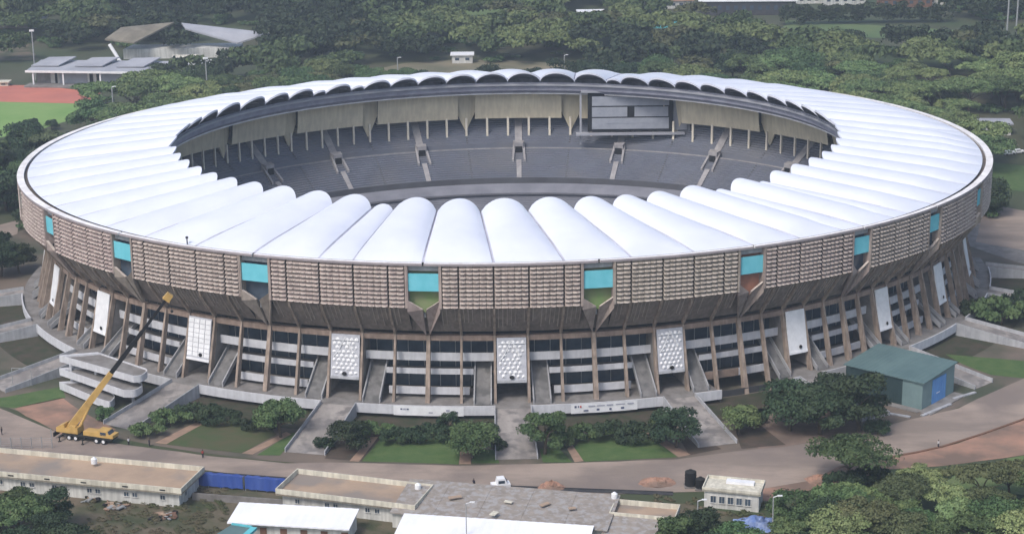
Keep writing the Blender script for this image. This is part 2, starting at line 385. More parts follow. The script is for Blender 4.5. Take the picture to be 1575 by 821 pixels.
# --- soffit, columns with raking ribs, beams, galleries
ZC, DC = 17.0, -6.0      # column head
ZP, DP = 2.3, -2.0       # column foot
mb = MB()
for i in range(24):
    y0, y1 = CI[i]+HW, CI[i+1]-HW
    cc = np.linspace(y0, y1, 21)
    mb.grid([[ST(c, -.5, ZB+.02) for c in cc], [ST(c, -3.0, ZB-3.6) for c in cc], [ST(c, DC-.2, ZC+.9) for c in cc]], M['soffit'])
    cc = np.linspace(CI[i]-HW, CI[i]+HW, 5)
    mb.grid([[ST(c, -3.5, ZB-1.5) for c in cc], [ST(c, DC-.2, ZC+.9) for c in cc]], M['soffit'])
rf = random.Random(8)
for c in np.arange(-29, 34, .125):
    if abs(((c-3+2.5) % 5)-2.5) < .5: continue
    if rf.random() < .3: continue
    w_ = .006*rf.uniform(.7,2.2); q_ = rf.uniform(0,.6)
    mb.hexa([ST(c-w_,-2.9-3*q_,ZB-3.75-4*q_), ST(c+w_,-2.9-3*q_,ZB-3.75-4*q_), ST(c+w_,-.45,ZB-.15), ST(c-w_,-.45,ZB-.15), ST(c-w_,-3.1-3*q_,ZB-3.6-4*q_), ST(c+w_,-3.1-3*q_,ZB-3.6-4*q_), ST(c+w_,-.6,ZB), ST(c-w_,-.6,ZB)], M['formwork'])
mb.build('soffit', None, stad)
for c in range(-29, 34):
    mb = MB(); isY = (c-3) % 5 == 0
    p = np.interp(c, range(-29, 34), range(-29, 34))
    bay = math.dist(ST(c-.5), ST(c+.5)); w = (.5 if not isY else .85)/bay/1.0*1.0
    def sec(off, z, dep, ww): return [ST(c-ww/2, off-dep, z), ST(c+ww/2, off-dep, z), ST(c+ww/2, off, z), ST(c-ww/2, off, z)]
    w0 = w*1.25; low = c in (7, 8, 9)
    mb.hexa(sec(DP+(1.0 if low else 0), -.1 if low else ZP, 1.5, w0) + sec(DC+.1, ZC, 1.1, w), M['column'])
    if not isY:
        q = lambda off, z: (ST(c-w*.55, off, z), ST(c+w*.55, off, z))
        a0, a1 = q(-.35, ZB+.1); b0, b1 = q(-1.1, ZB-1.7); c0_, c1_ = q(DC+.1, ZC); d0, d1 = q(DC-1, ZC+1.2)
        mb.hexa([c0_, c1_, d1, d0, b0, b1, q(-2.0, ZB-.5)[1], q(-2.0, ZB-.5)[0]], M['column'])
        mb.hexa([b0, b1, q(-2.0, ZB-.5)[1], q(-2.0, ZB-.5)[0], a0, a1, q(-1., ZB+.15)[1], q(-1., ZB+.15)[0]], M['column'])
    mb.build('column', None, stad)
def ringbox(mb, c0, c1, o0, o1, z0, z1, m, n=6):
    cc = np.linspace(c0, c1, n+1)
    rows = [[ST(c, o, z) for c in cc] for o, z in ((o0,z0),(o1,z0),(o1,z1),(o0,z1),(o0,z0))]
    mb.grid(rows, m); mb.poly([r[0] for r in rows[:4]], m); mb.poly([r[-1] for r in rows[:4]][::-1], m)
wallmats = M['glass']
for i in range(-6, 6):
    ya = 3+5*i; yb = ya+5; pa, pb = ya+2, ya+3     # entrance bay between pa and pb
    mb = MB(); ringbox(mb, ya, yb, -7.3, -6.15, 15.7, 16.9, M['beam'], 10); mb.build('ring_beam', None, stad)
    for lvl, (z0, z1) in enumerate(((10.5,12.4), (7.4,8.7), (3.2,4.9))):
        ex = (0.0, .66, .78)[lvl]; lo = pa-ex; hi = pb+ex; off = (-7.4, -7.1, -5.4)[lvl]
        for u0, u1 in ((ya+.001, lo), (hi, yb-.001)):
            mb = MB(); ringbox(mb, u0, u1, off-.3, off, z0, z1, M['beam'] if (lvl == 2 and i == 1 and u0 < 7 or lvl == 2 and i == 0 and u0 > 5) else M['gal'], 5); ringbox(mb, u0, u1, off-4, off-.29, z0+.02, z0+.5, M['slab'], 5)
            mb.build('gallery_parapet', None, stad)
    for u0, u1 in ((ya, pa), (pb, yb)):
        mb = MB(); ringbox(mb, u0, u1, -11.5, -11.3, 3.2, 15.4, M['glass'], 4)
        for c in np.arange(u0+.25, u1, .5): mb.hexa([ST(c-.012,-11.3,3.2), ST(c-.012,-11.15,3.2), ST(c+.012,-11.15,3.2), ST(c+.012,-11.3,3.2), ST(c-.012,-11.3,15.4), ST(c-.012,-11.15,15.4), ST(c+.012,-11.15,15.4), ST(c+.012,-11.3,15.4)], M['steel'])
        mb.build('window_wall', None, stad)
    mb = MB(); ringbox(mb, ya, yb, -12.6, -12.0, 0, 24, M['darkwall'], 10)
    for z in (6.3, 9.9, 15.0): ringbox(mb, ya, yb, -12.0, -11.25, z, z+.6, M['slab'], 10)
    mb.build('core_wall', None, stad)
    # flanking stair ramps either side of the entrance bay
    for s in (-1, 1):
        e = pa if s < 0 else pb
        mb = MB()
        x0, x1 = e+s*.12, e+s*.62
        if s < 0: x0, x1 = x1, x0
        mb.hexa([ST(x0,-1,2.0), ST(x1,-1,2.0), ST(x1,-10.8,9.0), ST(x0,-10.8,9.0), ST(x0,-1,2.5), ST(x1,-1,2.5), ST(x1,-10.8,9.6), ST(x0,-10.8,9.6)], M['stairc'])
        for xx in (x0, x1):
            mb.hexa([ST(xx-.02,-1,2.3), ST(xx+.02,-1,2.3), ST(xx+.02,-10.8,9.3), ST(xx-.02,-10.8,9.3), ST(xx-.02,-1,3.5), ST(xx+.02,-1,3.5), ST(xx+.02,-10.8,10.6), ST(xx-.02,-10.8,10.6)], M['stairrail'])
        mb.build('stair_ramp', None, stad)
    # side walls of the entrance bay
    mb = MB()
    for e, s in ((pa, 1), (pb, -1)):
        mb.hexa([ST(e-.03,-11,3.2), ST(e-.03,-3.6,3.2), ST(e+.03,-3.6,3.2), ST(e+.03,-11,3.2), ST(e-.03,-11,16), ST(e-.03,-7.1,16), ST(e+.03,-7.1,16), ST(e+.03,-11,16)], M['slab'])
    mb.build('side_wall', None, stad)
    # hanging entrance screen
    m = (pa+pb)/2; fancy = m in (-4.5, .5, 5.5); brick = m == -9.5
    mb = MB(); zt, zb_, ot, ob = 16.6, 6.7, -5.35, -3.4
    def SP(u, v, o=0.0): return ST(lerp(pa+.06, pb-.06, u), lerp(ob, ot, v)+o, lerp(zb_, zt, v))
    bm_ = M['lattice_back'] if (fancy or brick) else M['white']
    mb.hexa([SP(0,0,-.25), SP(0,0,0), SP(1,0,0), SP(1,0,-.25), SP(0,1,-.25), SP(0,1,0), SP(1,1,0), SP(1,1,-.25)], bm_)
    mb.hexa([SP(0,0,-.1), SP(0,0,.12), SP(1,0,.12), SP(1,0,-.1), SP(0,.06,-.1), SP(0,.06,.12), SP(1,.06,.12), SP(1,.06,-.1)], M['white'] if brick or not fancy else M['parapet'])
    if fancy:
        r2 = random.Random(int(m*10))
        for r in range(9):
            for q in range(6):
                if r2.random() < .06: continue
                u = (q+.5+(.25 if r % 2 else -.25)*.8)/6; v = .14+r*.094+r2.uniform(-.01, .01)
                if not .05 < u < .95: continue
                hw, hh = .068*r2.uniform(.75,1.15), .042*r2.uniform(.8,1.2); pts = []
                b = len(mb.v); ring = [SP(u+hw*math.cos(w), v+hh*math.sin(w), .03) for w in np.linspace(0, 2*PI, 9)[:-1]]
                mb.v += ring + [SP(u, v, .3)]; k = mb.mi(M['white'])
                for g in range(8): mb.f.append((b+g, b+(g+1) % 8, b+8)); mb.m.append(k)
        for (u0, v0, u1, v1) in ((.5,.95,.25,.62), (.5,.95,.8,.6), (.25,.62,.1,.5), (.04,.88,.96,.88)):
            mb.tube(SP(u0,v0,.2), SP(u1,v1,.2), .11, n=5, mat=M['white'])
    elif brick:
        for r in range(8):
            for q in range(4):
                u0 = q/4+.012; v0 = .10+r*.11
                mb.hexa([SP(u0,v0,0), SP(u0,v0,.15), SP(u0+.226,v0,.15), SP(u0+.226,v0,0), SP(u0,v0+.095,0), SP(u0,v0+.095,.1), SP(u0+.226,v0+.095,.1), SP(u0+.226,v0+.095,0)], M['white'])
    ec = mb.build('entrance_screen', None, stad)
    em = MB(); uc, vc = (.62,.15) if not fancy else (.5,.13)
    ring = [SP(uc+.085*math.cos(w), vc+.045*math.sin(w), .34 if fancy else .2) for w in np.linspace(0, 2*PI, 13)[:-1]]
    em.poly(ring); em.build('emblem', M['black'], ec)
    # podium edge with parapet between entrances
# podium slab (whole front) and parapets between ramps
mb = MB()
for cc in (np.linspace(-29, 6.9, 145), np.linspace(9.7, 33, 95)):
  if True:
    mb.grid([[ST(c, -12, 2.35) for c in cc], [ST(c, 1.5, 2.35) for c in cc], [ST(c, 1.5, 1.5) for c in cc], [ST(c, -1.5, 1.5) for c in cc], [ST(c, -1.5, -.2) for c in cc]], M['slab'])
    for e_ in (cc[0], cc[-1]): mb.poly([ST(e_,-12,2.35), ST(e_,1.5,2.35), ST(e_,1.5,-.2), ST(e_,-12,-.2)], M['slab'])
mb.build('podium', M['slab'], stad)
ents = [-24.5,-19.5,-14.5,-9.5,-4.5,.5,5.5,10.5,15.5,20.5,25.5,30.5]
for k, m in enumerate(ents[:-1]):
    a, b = m+.5, ents[k+1]-.5
    for a2, b2 in ([(a, b)] if m != 5.5 else [(a, 6.9), (9.7, b)]):
        mb = MB(); ringbox(mb, a2, b2, 1.5, 1.8, 1.0, 3.15, M['gal'], 12)
        mb.build('podium_parapet', None, stad)
    mb = MB(); ringbox(mb, a, b, -1.6, -1.4, 0, 1.5, M['darkwall'], 12); 
    mb.build('podium_wall', None, stad)
for m in ents:
    foot = 25.0; mb = MB(); n = 10
    L = ST(m-.5, 1.5); Rr = ST(m+.5, 1.5)
    Lf = ST(m-.5, foot); Rf = ST(m+.5, foot)
    # widen feet a little less than the normals would
    mid = [(Lf[i]+Rf[i])/2 for i in range(2)]; wl = math.dist(L, Rr)
    wf = math.dist(Lf, Rf); k_ = min(1, 8.6/wf)
    Lf = [mid[i]+(Lf[i]-mid[i])*k_ for i in range(2)]; Rf = [mid[i]+(Rf[i]-mid[i])*k_ for i in range(2)]
    prof = lambda t: 2.37*(1-t)**1.05+.09*t
    rl = [(lerp(L[0], Lf[0], t/n), lerp(L[1], Lf[1], t/n), prof(t/n)) for t in range(n+1)]
    rr = [(lerp(Rr[0], Rf[0], t/n), lerp(Rr[1], Rf[1], t/n), prof(t/n)) for t in range(n+1)]
    lo = lambda r: [(p[0], p[1], -.1) for p in r]
    mb.grid([lo(rl), rl, rr, lo(rr)], M['rampc'])
    ro = mb.build('entrance_ramp', M['rampc'], stad)
    for r, s in ((rl, -1), (rr, 1)):
        pb = MB(); o = []; 
        for p, q in zip(rl, rr):
            d = Vector((q[0]-p[0], q[1]-p[1], 0)).normalized()*s*.22
            base = p if s < 0 else q; o.append((base[0]+d.x, base[1]+d.y, base[2]))
        hh = [.9]*(n+1)
        pb.grid([[(p[0], p[1], -.1) for p in o], [(p[0], p[1], p[2]+h_) for p, h_ in zip(o, hh)], [(p[0], p[1], p[2]+h_) for p, h_ in zip(r, hh)], [(p[0], p[1], p[2]-.1) for p in r]], M['parapet'])
        pb.poly([(o[-1][0], o[-1][1], -.1), (o[-1][0], o[-1][1], o[-1][2]+.9), (r[-1][0], r[-1][1], r[-1][2]+.9), (r[-1][0], r[-1][1], -.1)], M['parapet'])
        pb.build('parapet', M['parapet'], ro)

# --- bowl: stepped seating
def bowl(name, d0, z0, d1, z1, rows, m, c0=0, c1=120, ncs=240):
    mb = MB(); cc = np.linspace(c0, c1, ncs+1); 
    if c1-c0 == 120: cc = cc[:-1]
    rr = []
    for k in range(rows):
        da, db = lerp(d0, d1, k/rows), lerp(d0, d1, (k+1)/rows); za, zb = lerp(z0, z1, k/rows), lerp(z0, z1, (k+1)/rows)
        rr.append([ST(c, -da, za) for c in cc]); rr.append([ST(c, -db, za) for c in cc])
    rr.append([ST(c, -d1, z1) for c in cc])
    mb.grid(rr, m, c1-c0 == 120); return mb.build(name, m, stad)
bowl('seating_tier', 14, 24.2, 24.6, 17.2, 13, M['seats']); bowl('seating_tier', 26.0, 16.2, 38, 8.6, 15, M['seats']); 
bowl('seating_tier', 43, 4.8, 53, .6, 12, M['seats_low'])
def strip(name, pts, m, closed=True, n=240):
    mb = MB(); cc = np.linspace(0, 120, n+1)[:-1]; mb.grid([[ST(c, -d, z) for c in cc] for d, z in pts], m, True); return mb.build(name, m, stad)
strip('walkway', [(24.6,17.2),(24.6,16.15),(26.0,16.15)], M['seats'])
strip('walkway_rail', [(26.0,16.2),(26.0,16.55),(26.2,16.55),(26.2,16.0)], M['aisle'])
strip('tier_front', [(38,8.6),(38.1,9.7),(38.5,9.7),(38.5,7.4),(40,6.4),(43.5,5.6)], M['pit'])
strip('tier_rail', [(38.7,7.3),(38.7,8.0),(41.5,7.2),(42.8,6.0),(42.8,4.8),(43,4.8)], M['seats_low'])
strip('pitch_wall', [(53,.6),(53,1.5),(53.3,1.5),(53.3,0)], M['roofpale'])
strip('back_wall', [(13.9,24.2),(13.9,T-2)], M['darkwall'])
# beige fascia boxes and posts beneath, back half and a little round the ends
for i in range(24):
    y0, y1 = CI[i], CI[i+1]
    if not (33 <= y0 <= 92 or 28 <= y0 < 33): 
        if not (y0 > 92 or y0 < -16): continue
    mb = MB(); cc = np.linspace(y0+.42, y1-.42, 13)
    mb.grid([[ST(c,-15,25.3) for c in cc], [ST(c,-21.2,25.0) for c in cc], [ST(c,-21.9,28.6) for c in cc], [ST(c,-22.6,34.2) for c in cc], [ST(c,-15,34.4) for c in cc]], M['cream'])
    mb.build('fascia', M['cream'], stad)
    for c in [y0+(y1-y0)*k/5 for k in range(0, 5)]:
        w = .05; mb = MB()
        mb.hexa([ST(c-w,-21.5,19.2), ST(c-w,-20.9,19.2), ST(c+w,-20.9,19.2), ST(c+w,-21.5,19.2), ST(c-w,-21.5,25.4), ST(c-w,-20.9,25.4), ST(c+w,-20.9,25.4), ST(c+w,-21.5,25.4)], M['post'])
        mb.build('stand_post', M['post'], stad)
    mb = MB(); a, b = y0-.5, y0+.5       # tapered bracket at the slot
    mb.hexa([ST(a,-19.4,27.5), ST(y0,-19.4,20.5), ST(y0,-18.8,20.5), ST(a,-18.8,27.5), ST(a,-20,33), ST(y0,-20,33), ST(y0,-19,33), ST(a,-19,33)], M['cream'])
    mb.hexa([ST(y0,-19.4,20.5), ST(b,-19.4,27.5), ST(b,-18.8,27.5), ST(y0,-18.8,20.5), ST(y0,-20,33), ST(b,-20,33), ST(b,-19,33), ST(y0,-19,33)], M['cream'])
    mb.build('bracket', M['cream'], stad)
# aisles and vomitories
for i in range(24):
    y0, y1 = CI[i], CI[i+1]; c = (y0+y1)/2; bay = math.dist(ST(c-.5,-26), ST(c+.5,-26)); w = 1.1/bay
    mb = MB()
    def ramp(ca, wa, da, za, db, zb_, h=.28):
        mb.hexa([ST(ca-wa,-da,za), ST(ca+wa,-da,za), ST(ca+wa,-db,zb_), ST(ca-wa,-db,zb_), ST(ca-wa,-da,za+h), ST(ca+wa,-da,za+h), ST(ca+wa,-db,zb_+h), ST(ca-wa,-db,zb_+h)], M['aisle'])
    ramp(c, w*1.0, 15, 23.9, 24.6, 17.6); mb.build('aisle', M['aisle'], stad); mb = MB(); ramp(c, w*.75, 31, 13.4, 37.9, 9.0)
    mb.build('aisle', M['aisle'], stad)
    mb = MB(); w2 = w*1.35
    for q in (-1, 1):
        mb.hexa([ST(c+q*w2-w*.3,-25.8,16.0), ST(c+q*w2+w*.3,-25.8,16.0), ST(c+q*w2*1.3+w*.3,-31.5,12.0), ST(c+q*w2*1.3-w*.3,-31.5,12.0), ST(c+q*w2-w*.3,-25.8,17.8), ST(c+q*w2+w*.3,-25.8,17.8), ST(c+q*w2*1.3+w*.3,-31.5,13.9), ST(c+q*w2*1.3-w*.3,-31.5,13.9)], M['aisle'])
    mb.hexa([ST(c-w*1.6,-25.2,16.2), ST(c+w*1.6,-25.2,16.2), ST(c+w*1.3,-27.6,16.2), ST(c-w*1.3,-27.6,16.2), ST(c-w*1.6,-25.2,18.6), ST(c+w*1.6,-25.2,18.6), ST(c+w*1.3,-27.6,18.3), ST(c-w*1.3,-27.6,18.3)], M['aisle'])
    mb.poly([ST(c-w,-27.7,14.0), ST(c+w,-27.7,14.0), ST(c+w,-27.7,17.2), ST(c-w,-27.7,17.2)], M['black'])
    mb.poly([ST(c-w,-27.7,14.6), ST(c+w,-27.7,14.6), ST(c+w,-31.2,12.9), ST(c-w,-31.2,12.9)], M['pit'])
    mb.build('vomitory', None, stad)
    mb = MB()
    w3 = .28/bay
    mb.hexa([ST(y0-w3,-26.3,16.0), ST(y0+w3,-26.3,16.0), ST(y0+w3,-37.9,8.8), ST(y0-w3,-37.9,8.8), ST(y0-w3,-26.3,16.25), ST(y0+w3,-26.3,16.25), ST(y0+w3,-37.9,8.95), ST(y0-w3,-37.9,8.95)], M['pit'])
    mb.build('stair', M['pit'], stad); mb = MB()
    mb.hexa([ST(y0-w3,-15,23.7), ST(y0+w3,-15,23.7), ST(y0+w3,-24.5,17.4), ST(y0-w3,-24.5,17.4), ST(y0-w3,-15,24.0), ST(y0+w3,-15,24.0), ST(y0+w3,-24.5,17.55), ST(y0-w3,-24.5,17.55)], M['pit'])
    mb.build('stair', None, stad)
# white access panels lying on the roof edge and roof masts: small vent pipes
# ------------------------------------------------------------------ stadium: field inside (structure)
def ground_poly(name, pts, z, m, thick=0.0, subdiv=0):
    bm = bmesh.new(); vs = [bm.verts.new((x, y, z)) for x, y in pts]; f = bm.faces.new(vs)
    if f.normal.z < 0: f.normal_flip()
    bmesh.ops.triangulate(bm, faces=bm.faces[:])
    me = bpy.data.meshes.new(name); bm.to_mesh(me); bm.free(); me.materials.append(m)
    o = bpy.data.objects.new(name, me); COL.objects.link(o); tag(o, kind='structure'); return o
def gp(name, px, z, m, noise=0.0, sm=1):
    if sm: 
        q = [G(u, v) for u, v in px]; out = []
        r = random.Random(len(px)*7+int(px[0][0])); n = len(q)
        for i in range(n):
            a, b = q[i], q[(i+1) % n]; L_ = math.dist(a, b); k = max(1, int(L_/4)) if noise else 1
            for j in range(k):
                t = j/k; out.append((lerp(a[0], b[0], t)+(r.uniform(-noise, noise)), lerp(a[1], b[1], t)+r.uniform(-noise, noise)))
        q = out
    return ground_poly(name, q, z, m)
fp = [world(ST(c, -53.2))[:2] for c in np.linspace(0, 120, 121)[:-1]]
ground_poly('pitch_surface', fp, .05, M['pit'])

# scoreboard hung on the back of the bowl
def GY(u, v, y):
    d = _fw*F + RT*(u - W0/2) - UP*(v - H0/2); k = (y-CAM[1])/d[1]; return tuple(float(a) for a in CAM+d*k)
p0, p1, p2 = GY(908, 200, 79), GY(1031, 203, 79), GY(1031, 146, 79)
sb = empty('scoreboard', ((p0[0]+p1[0])/2, 79, p0[2]), 0, 'large grey scoreboard with black frame hanging under the far roof edge', 'scoreboard')
sw, sh = p1[0]-p0[0], p2[2]-p0[2]
mb = MB(); mb.box((0, .6, sh/2), (sw+1.6, 1.0, sh+1.2)); mb.build('frame', M['black'], sb)
mb = MB()
for k, (za, zb_) in enumerate(((.02,.34), (.38,.66), (.70,.97))):
    if k == 1:
        mb.box((-sw*.26, -.02, sh*(za+zb_)/2), (sw*.44, .3, sh*(zb_-za))); mb.box((sw*.26, -.02, sh*(za+zb_)/2), (sw*.42, .3, sh*(zb_-za)))
    else: mb.box((0, -.02, sh*(za+zb_)/2), (sw*.96, .3, sh*(zb_-za)))
mb.box((0,-.22, sh*.2), (sw*.6,.1,.25), mat=None)
mb.build('display_panel', M['panelgrey'], sb)
mb = MB(); mb.box((0, .2, -1.3), (sw+9, 2.2, .7)); mb.box((0, .2, sh+1.3), (sw+6, 2, .6)); mb.box((sw/2+3.2, 1.2, sh/2), (4.6, .5, sh+1)); 
for x in (-sw/2-3, sw/2+6): mb.box((x, 1.6, sh/2-2), (.6, .6, sh+6))
mb.build('support', M['roofpale'], sb)

# small vent on the near rim
pv = world(ST(-9.3, -.4, T+.25))
vp = empty('roof_vent', pv, 0, 'small black vent pipe standing on the near left rim of the white roof', 'vent'); mb = MB(); mb.tube((0,0,0), (0,0,1.3), .14); mb.tube((0,0,1.3), (0,0,1.7), .32); mb.build('pipe', M['black'], vp)

# banners hung on the podium parapet
def banner(c0, c1, label, marks, seed):
    mb = MB(); cc = np.linspace(c0, c1, 25); rr = [[world(ST(c, 1.92+.05*math.sin(c*9), z)) for c in cc] for z in (.85, 2.0, 3.1)]
    mb.grid(rr, M['white']); 
    r = random.Random(seed)
    for (u, v, w, h, m) in marks:
        a, b = lerp(c0, c1, u), lerp(c0, c1, u+w)
        q = [world(ST(x, 2.02, .85+2.25*y)) for x, y in ((a,v),(b,v),(b,v+h),(a,v+h))]
        mb.poly(q, M[m])
    o = mb.build('banner', None); tag(o, label, 'banner'); return o
M['ink'] = mat('ink', (.07,.09,.17)); M['inkgrey'] = mat('inkgrey', (.33,.34,.42)); M['inkred'] = mat('inkred', (.5,.08,.08))
banner(-2.9, -.9, 'white banner with faint logos left of the central ramp', [(.1,.6,.03,.15,'ink'),(.14,.58,.04,.17,'inkgrey'),(.19,.6,.03,.14,'ink'),(.5,.3,.06,.12,'inkgrey'),(.75,.5,.05,.2,'inkgrey'),(.86,.35,.06,.14,'ink')], 1)
banner(2.15, 4.15, 'white banner with a row of dark logos right of the central ramp', [(.05,.6,.03,.22,'ink'),(.10,.62,.015,.2,'ink'),(.13,.6,.02,.22,'inkred'),(.25,.66,.1,.12,'inkgrey'),(.37,.66,.12,.12,'inkgrey'),(.52,.66,.1,.13,'inkgrey'),(.66,.66,.14,.12,'inkgrey'),(.84,.66,.1,.12,'inkgrey'),(.18,.22,.07,.13,'ink'),(.37,.22,.04,.2,'ink'),(.56,.2,.035,.2,'ink'),(.74,.22,.05,.2,'ink')], 2)

# ------------------------------------------------------------------ ground, road, beds
mb = MB(); S_ = 3000
rows = [[(x, y, 0) for x in np.linspace(-S_, S_, 9)] for y in np.linspace(-S_, S_, 9)]
mb.grid(rows); gr = mb.build('ground', M['ground']); tag(gr, kind='structure')
def offc(c, o): return world(ST(c, o))[:2]
# apron of bare ground round the stadium
ring = [offc(c, 30) for c in np.linspace(0, 120, 121)[:-1]]
ground_poly('apron', ring, .02, mat('apron', (.17,.135,.11), (.11,.095,.08), scale=.06, detail=9, c3=(.06,.07,.045), scale3=.03))
road_px_top = [(-60,622),(0,628),(95,668),(195,684),(330,702),(440,712),(530,711),(700,716),(880,712),(1040,706),(1130,694),(1205,687),(1268,676),(1330,664),(1400,645),(1475,628),(1520,606),(1575,582),(1640,545)]
road_px_bot = [(1640,610),(1575,645),(1450,687),(1370,702),(1290,716),(1250,738),(1170,752),(1040,757),(860,762),(640,752),(440,740),(310,722),(190,712),(0,702),(-60,700)]
gp('road', road_px_top+road_px_bot, .06, M['road'], .12)
gp('dirt_verge', [(1370,703),(1450,688),(1575,646),(1640,610),(1700,650),(1575,700),(1450,716),(1370,722),(1290,745),(1250,752),(1180,770),(1120,765),(1170,752),(1250,738),(1290,716)], .045, M['dirt'], .3)
gp('yard', [(140,700),(330,740),(1060,775),(1180,800),(1250,840),(-40,840),(-40,700)], .03, M['drygrass'], .3)
gp('bare_plot', [(22,628),(95,612),(140,640),(178,660),(120,668),(95,668),(40,640)], .05, M['dirt'], .2)
gp('bare_forecourt', [(1165,628),(1300,625),(1330,664),(1268,676),(1205,687),(1165,690),(1170,650)], .05, mat('forecourt', (.20,.15,.125), (.13,.10,.085), scale=.15, detail=8), .2)
gp('grass_strip', [(0,612),(95,595),(100,612),(22,628),(-40,620)], .05, M['lawn'], .2)
for k, m in enumerate(ents[:-1]):
    a_, b_ = m+.58, ents[k+1]-.58; cc = np.linspace(a_, b_, 14)
    ground_poly('planting_bed', [world(ST(c, -1))[:2] for c in cc]+[world(ST(c, 12))[:2] for c in cc[::-1]], .05, M['bedgreen'])
gp('lawn', [(556,709),(590,668),(640,655),(700,655),(708,700),(704,714)], .07, M['lawn'], .1)
gp('lawn', [(880,692),(900,668),(985,660),(1042,703),(900,710)], .07, M['lawn'], .1)
gp('lawn', [(725,712),(728,690),(762,692),(768,712)], .07, M['lawn'], .1)
gp('lawn', [(835,711),(830,690),(860,690),(880,711)], .07, M['lawn'], .1)
gp('lawn', [(395,700),(450,665),(460,668),(430,700)], .07, M['lawn'], .1)
gp('planting_bed', [(240,682),(300,655),(350,640),(410,650),(425,668),(372,697)], .065, mat('bedmix', (.05,.085,.03), (.10,.08,.05), scale=.08, detail=8), .1)
gp('planting_bed', [(500,705),(512,680),(560,668),(590,668),(556,709)], .064, M['soil'], .1)
gp('planting_bed', [(1060,700),(1040,665),(1075,670),(1110,690)], .064, M['soil'], .1)
gp('planting_bed', [(1130,655),(1165,650),(1208,684),(1140,690)], .064, M['soil'], .1)
for px in ([(238,681),(300,650),(312,652),(256,683)], [(372,697),(440,664),(448,668),(388,699)], [(537,709),(570,672),(582,672),(552,710)], [(706,714),(708,680),(726,680),(724,714)], [(872,690),(880,684),(898,709),(884,711)], [(985,662),(998,662),(1062,699),(1044,703)]):
    gp('footpath', px, .08, M['path'], .05)
gp('lawn', [(1455,545),(1575,555),(1620,560),(1575,582),(1525,577),(1480,560)], .07, M['lawn'], .2)
gp('field_track', [(-160,132),(0,131),(60,132),(156,143),(130,160),(0,157),(-160,156)], .06, M['track'])
gp('playing_field', [(-160,156),(0,157),(134,160),(124,180),(60,200),(0,212),(-160,222)], .06, M['pitch'])
gp('back_track', [(560,112),(620,98),(700,92),(800,94),(860,98),(900,110),(880,128),(560,135)], .06, mat('backdirt', (.22,.19,.13), (.12,.12,.075), scale=.04, detail=8), .6)
gp('grass_slope', [(1480,722),(1575,700),(1700,680),(1700,760),(1575,760),(1440,750)], .09, mat('slope', (.09,.14,.045), (.13,.16,.07), scale=.15, detail=8, bump=.4, bumpscale=2), .4)
gp('side_road', [(1512,330),(1540,318),(1640,336),(1640,392),(1575,385),(1500,372)], .06, M['road'], .2)
gp('side_road', [(1500,345),(1520,340),(1640,380),(1640,420),(1560,402),(1480,375)], .05, M['slab'], .2)
gp('side_road', [(-60,348),(0,346),(30,338),(26,360),(0,370),(-60,372)], .06, M['road'], .2)
gp('meadow', [(1525,250),(1640,262),(1640,300),(1525,290)], .05, M['lawn'], .4)
gp('meadow', [(690,-8),(840,-12),(850,12),(800,28),(700,26)], .06, mat('meadow', (.09,.14,.045), (.12,.16,.06), scale=.03, detail=7), 1.5)
gp('meadow', [(1210,32),(1350,40),(1480,48),(1590,60),(1590,75),(1400,62),(1200,48)], .06, mat('meadow2', (.08,.13,.05), (.12,.16,.07), scale=.03, detail=7), 1.5)
gp('meadow', [(-80,60),(40,68),(60,92),(-80,96)], .06, M['drygrass'], 1.0)

kp = [G(u, v) for u, v in ((1370,703),(1410,696),(1450,687),(1510,668),(1575,645),(1640,611))]
mb = MB()
for A1, B1 in zip(kp[:-1], kp[1:]):
    L_ = math.dist(A1, B1); mb.box(((A1[0]+B1[0])/2, (A1[1]+B1[1])/2, .12), (L_, .5, .3), math.atan2(B1[1]-A1[1], B1[0]-A1[0]))
o = mb.build('kerb', M['brown']); tag(o, 'long dark kerb dividing the road from the pink earth verge at the right', 'kerb')
for (u0, v0, u1, v1, w_, lab) in ((0,706,440,738,1.2,'dark drain along the near road edge at the left'),(440,738,1035,760,1.2,'dark drain along the near road edge behind the annex and workshop')):
    A1, B1 = G(u0, v0), G(u1, v1); L_ = math.dist(A1, B1); mb = MB(); mb.box((L_/2, 0, .05), (L_, w_, .14)); mb.box((L_/2, .75, .12), (L_, .25, .28)); o = mb.build('roadside_drain', M['darkwall']); o.location = (A1[0], A1[1], .05); o.rotation_euler = (0,0,math.atan2(B1[1]-A1[1], B1[0]-A1[0])); tag(o, lab, 'drain')
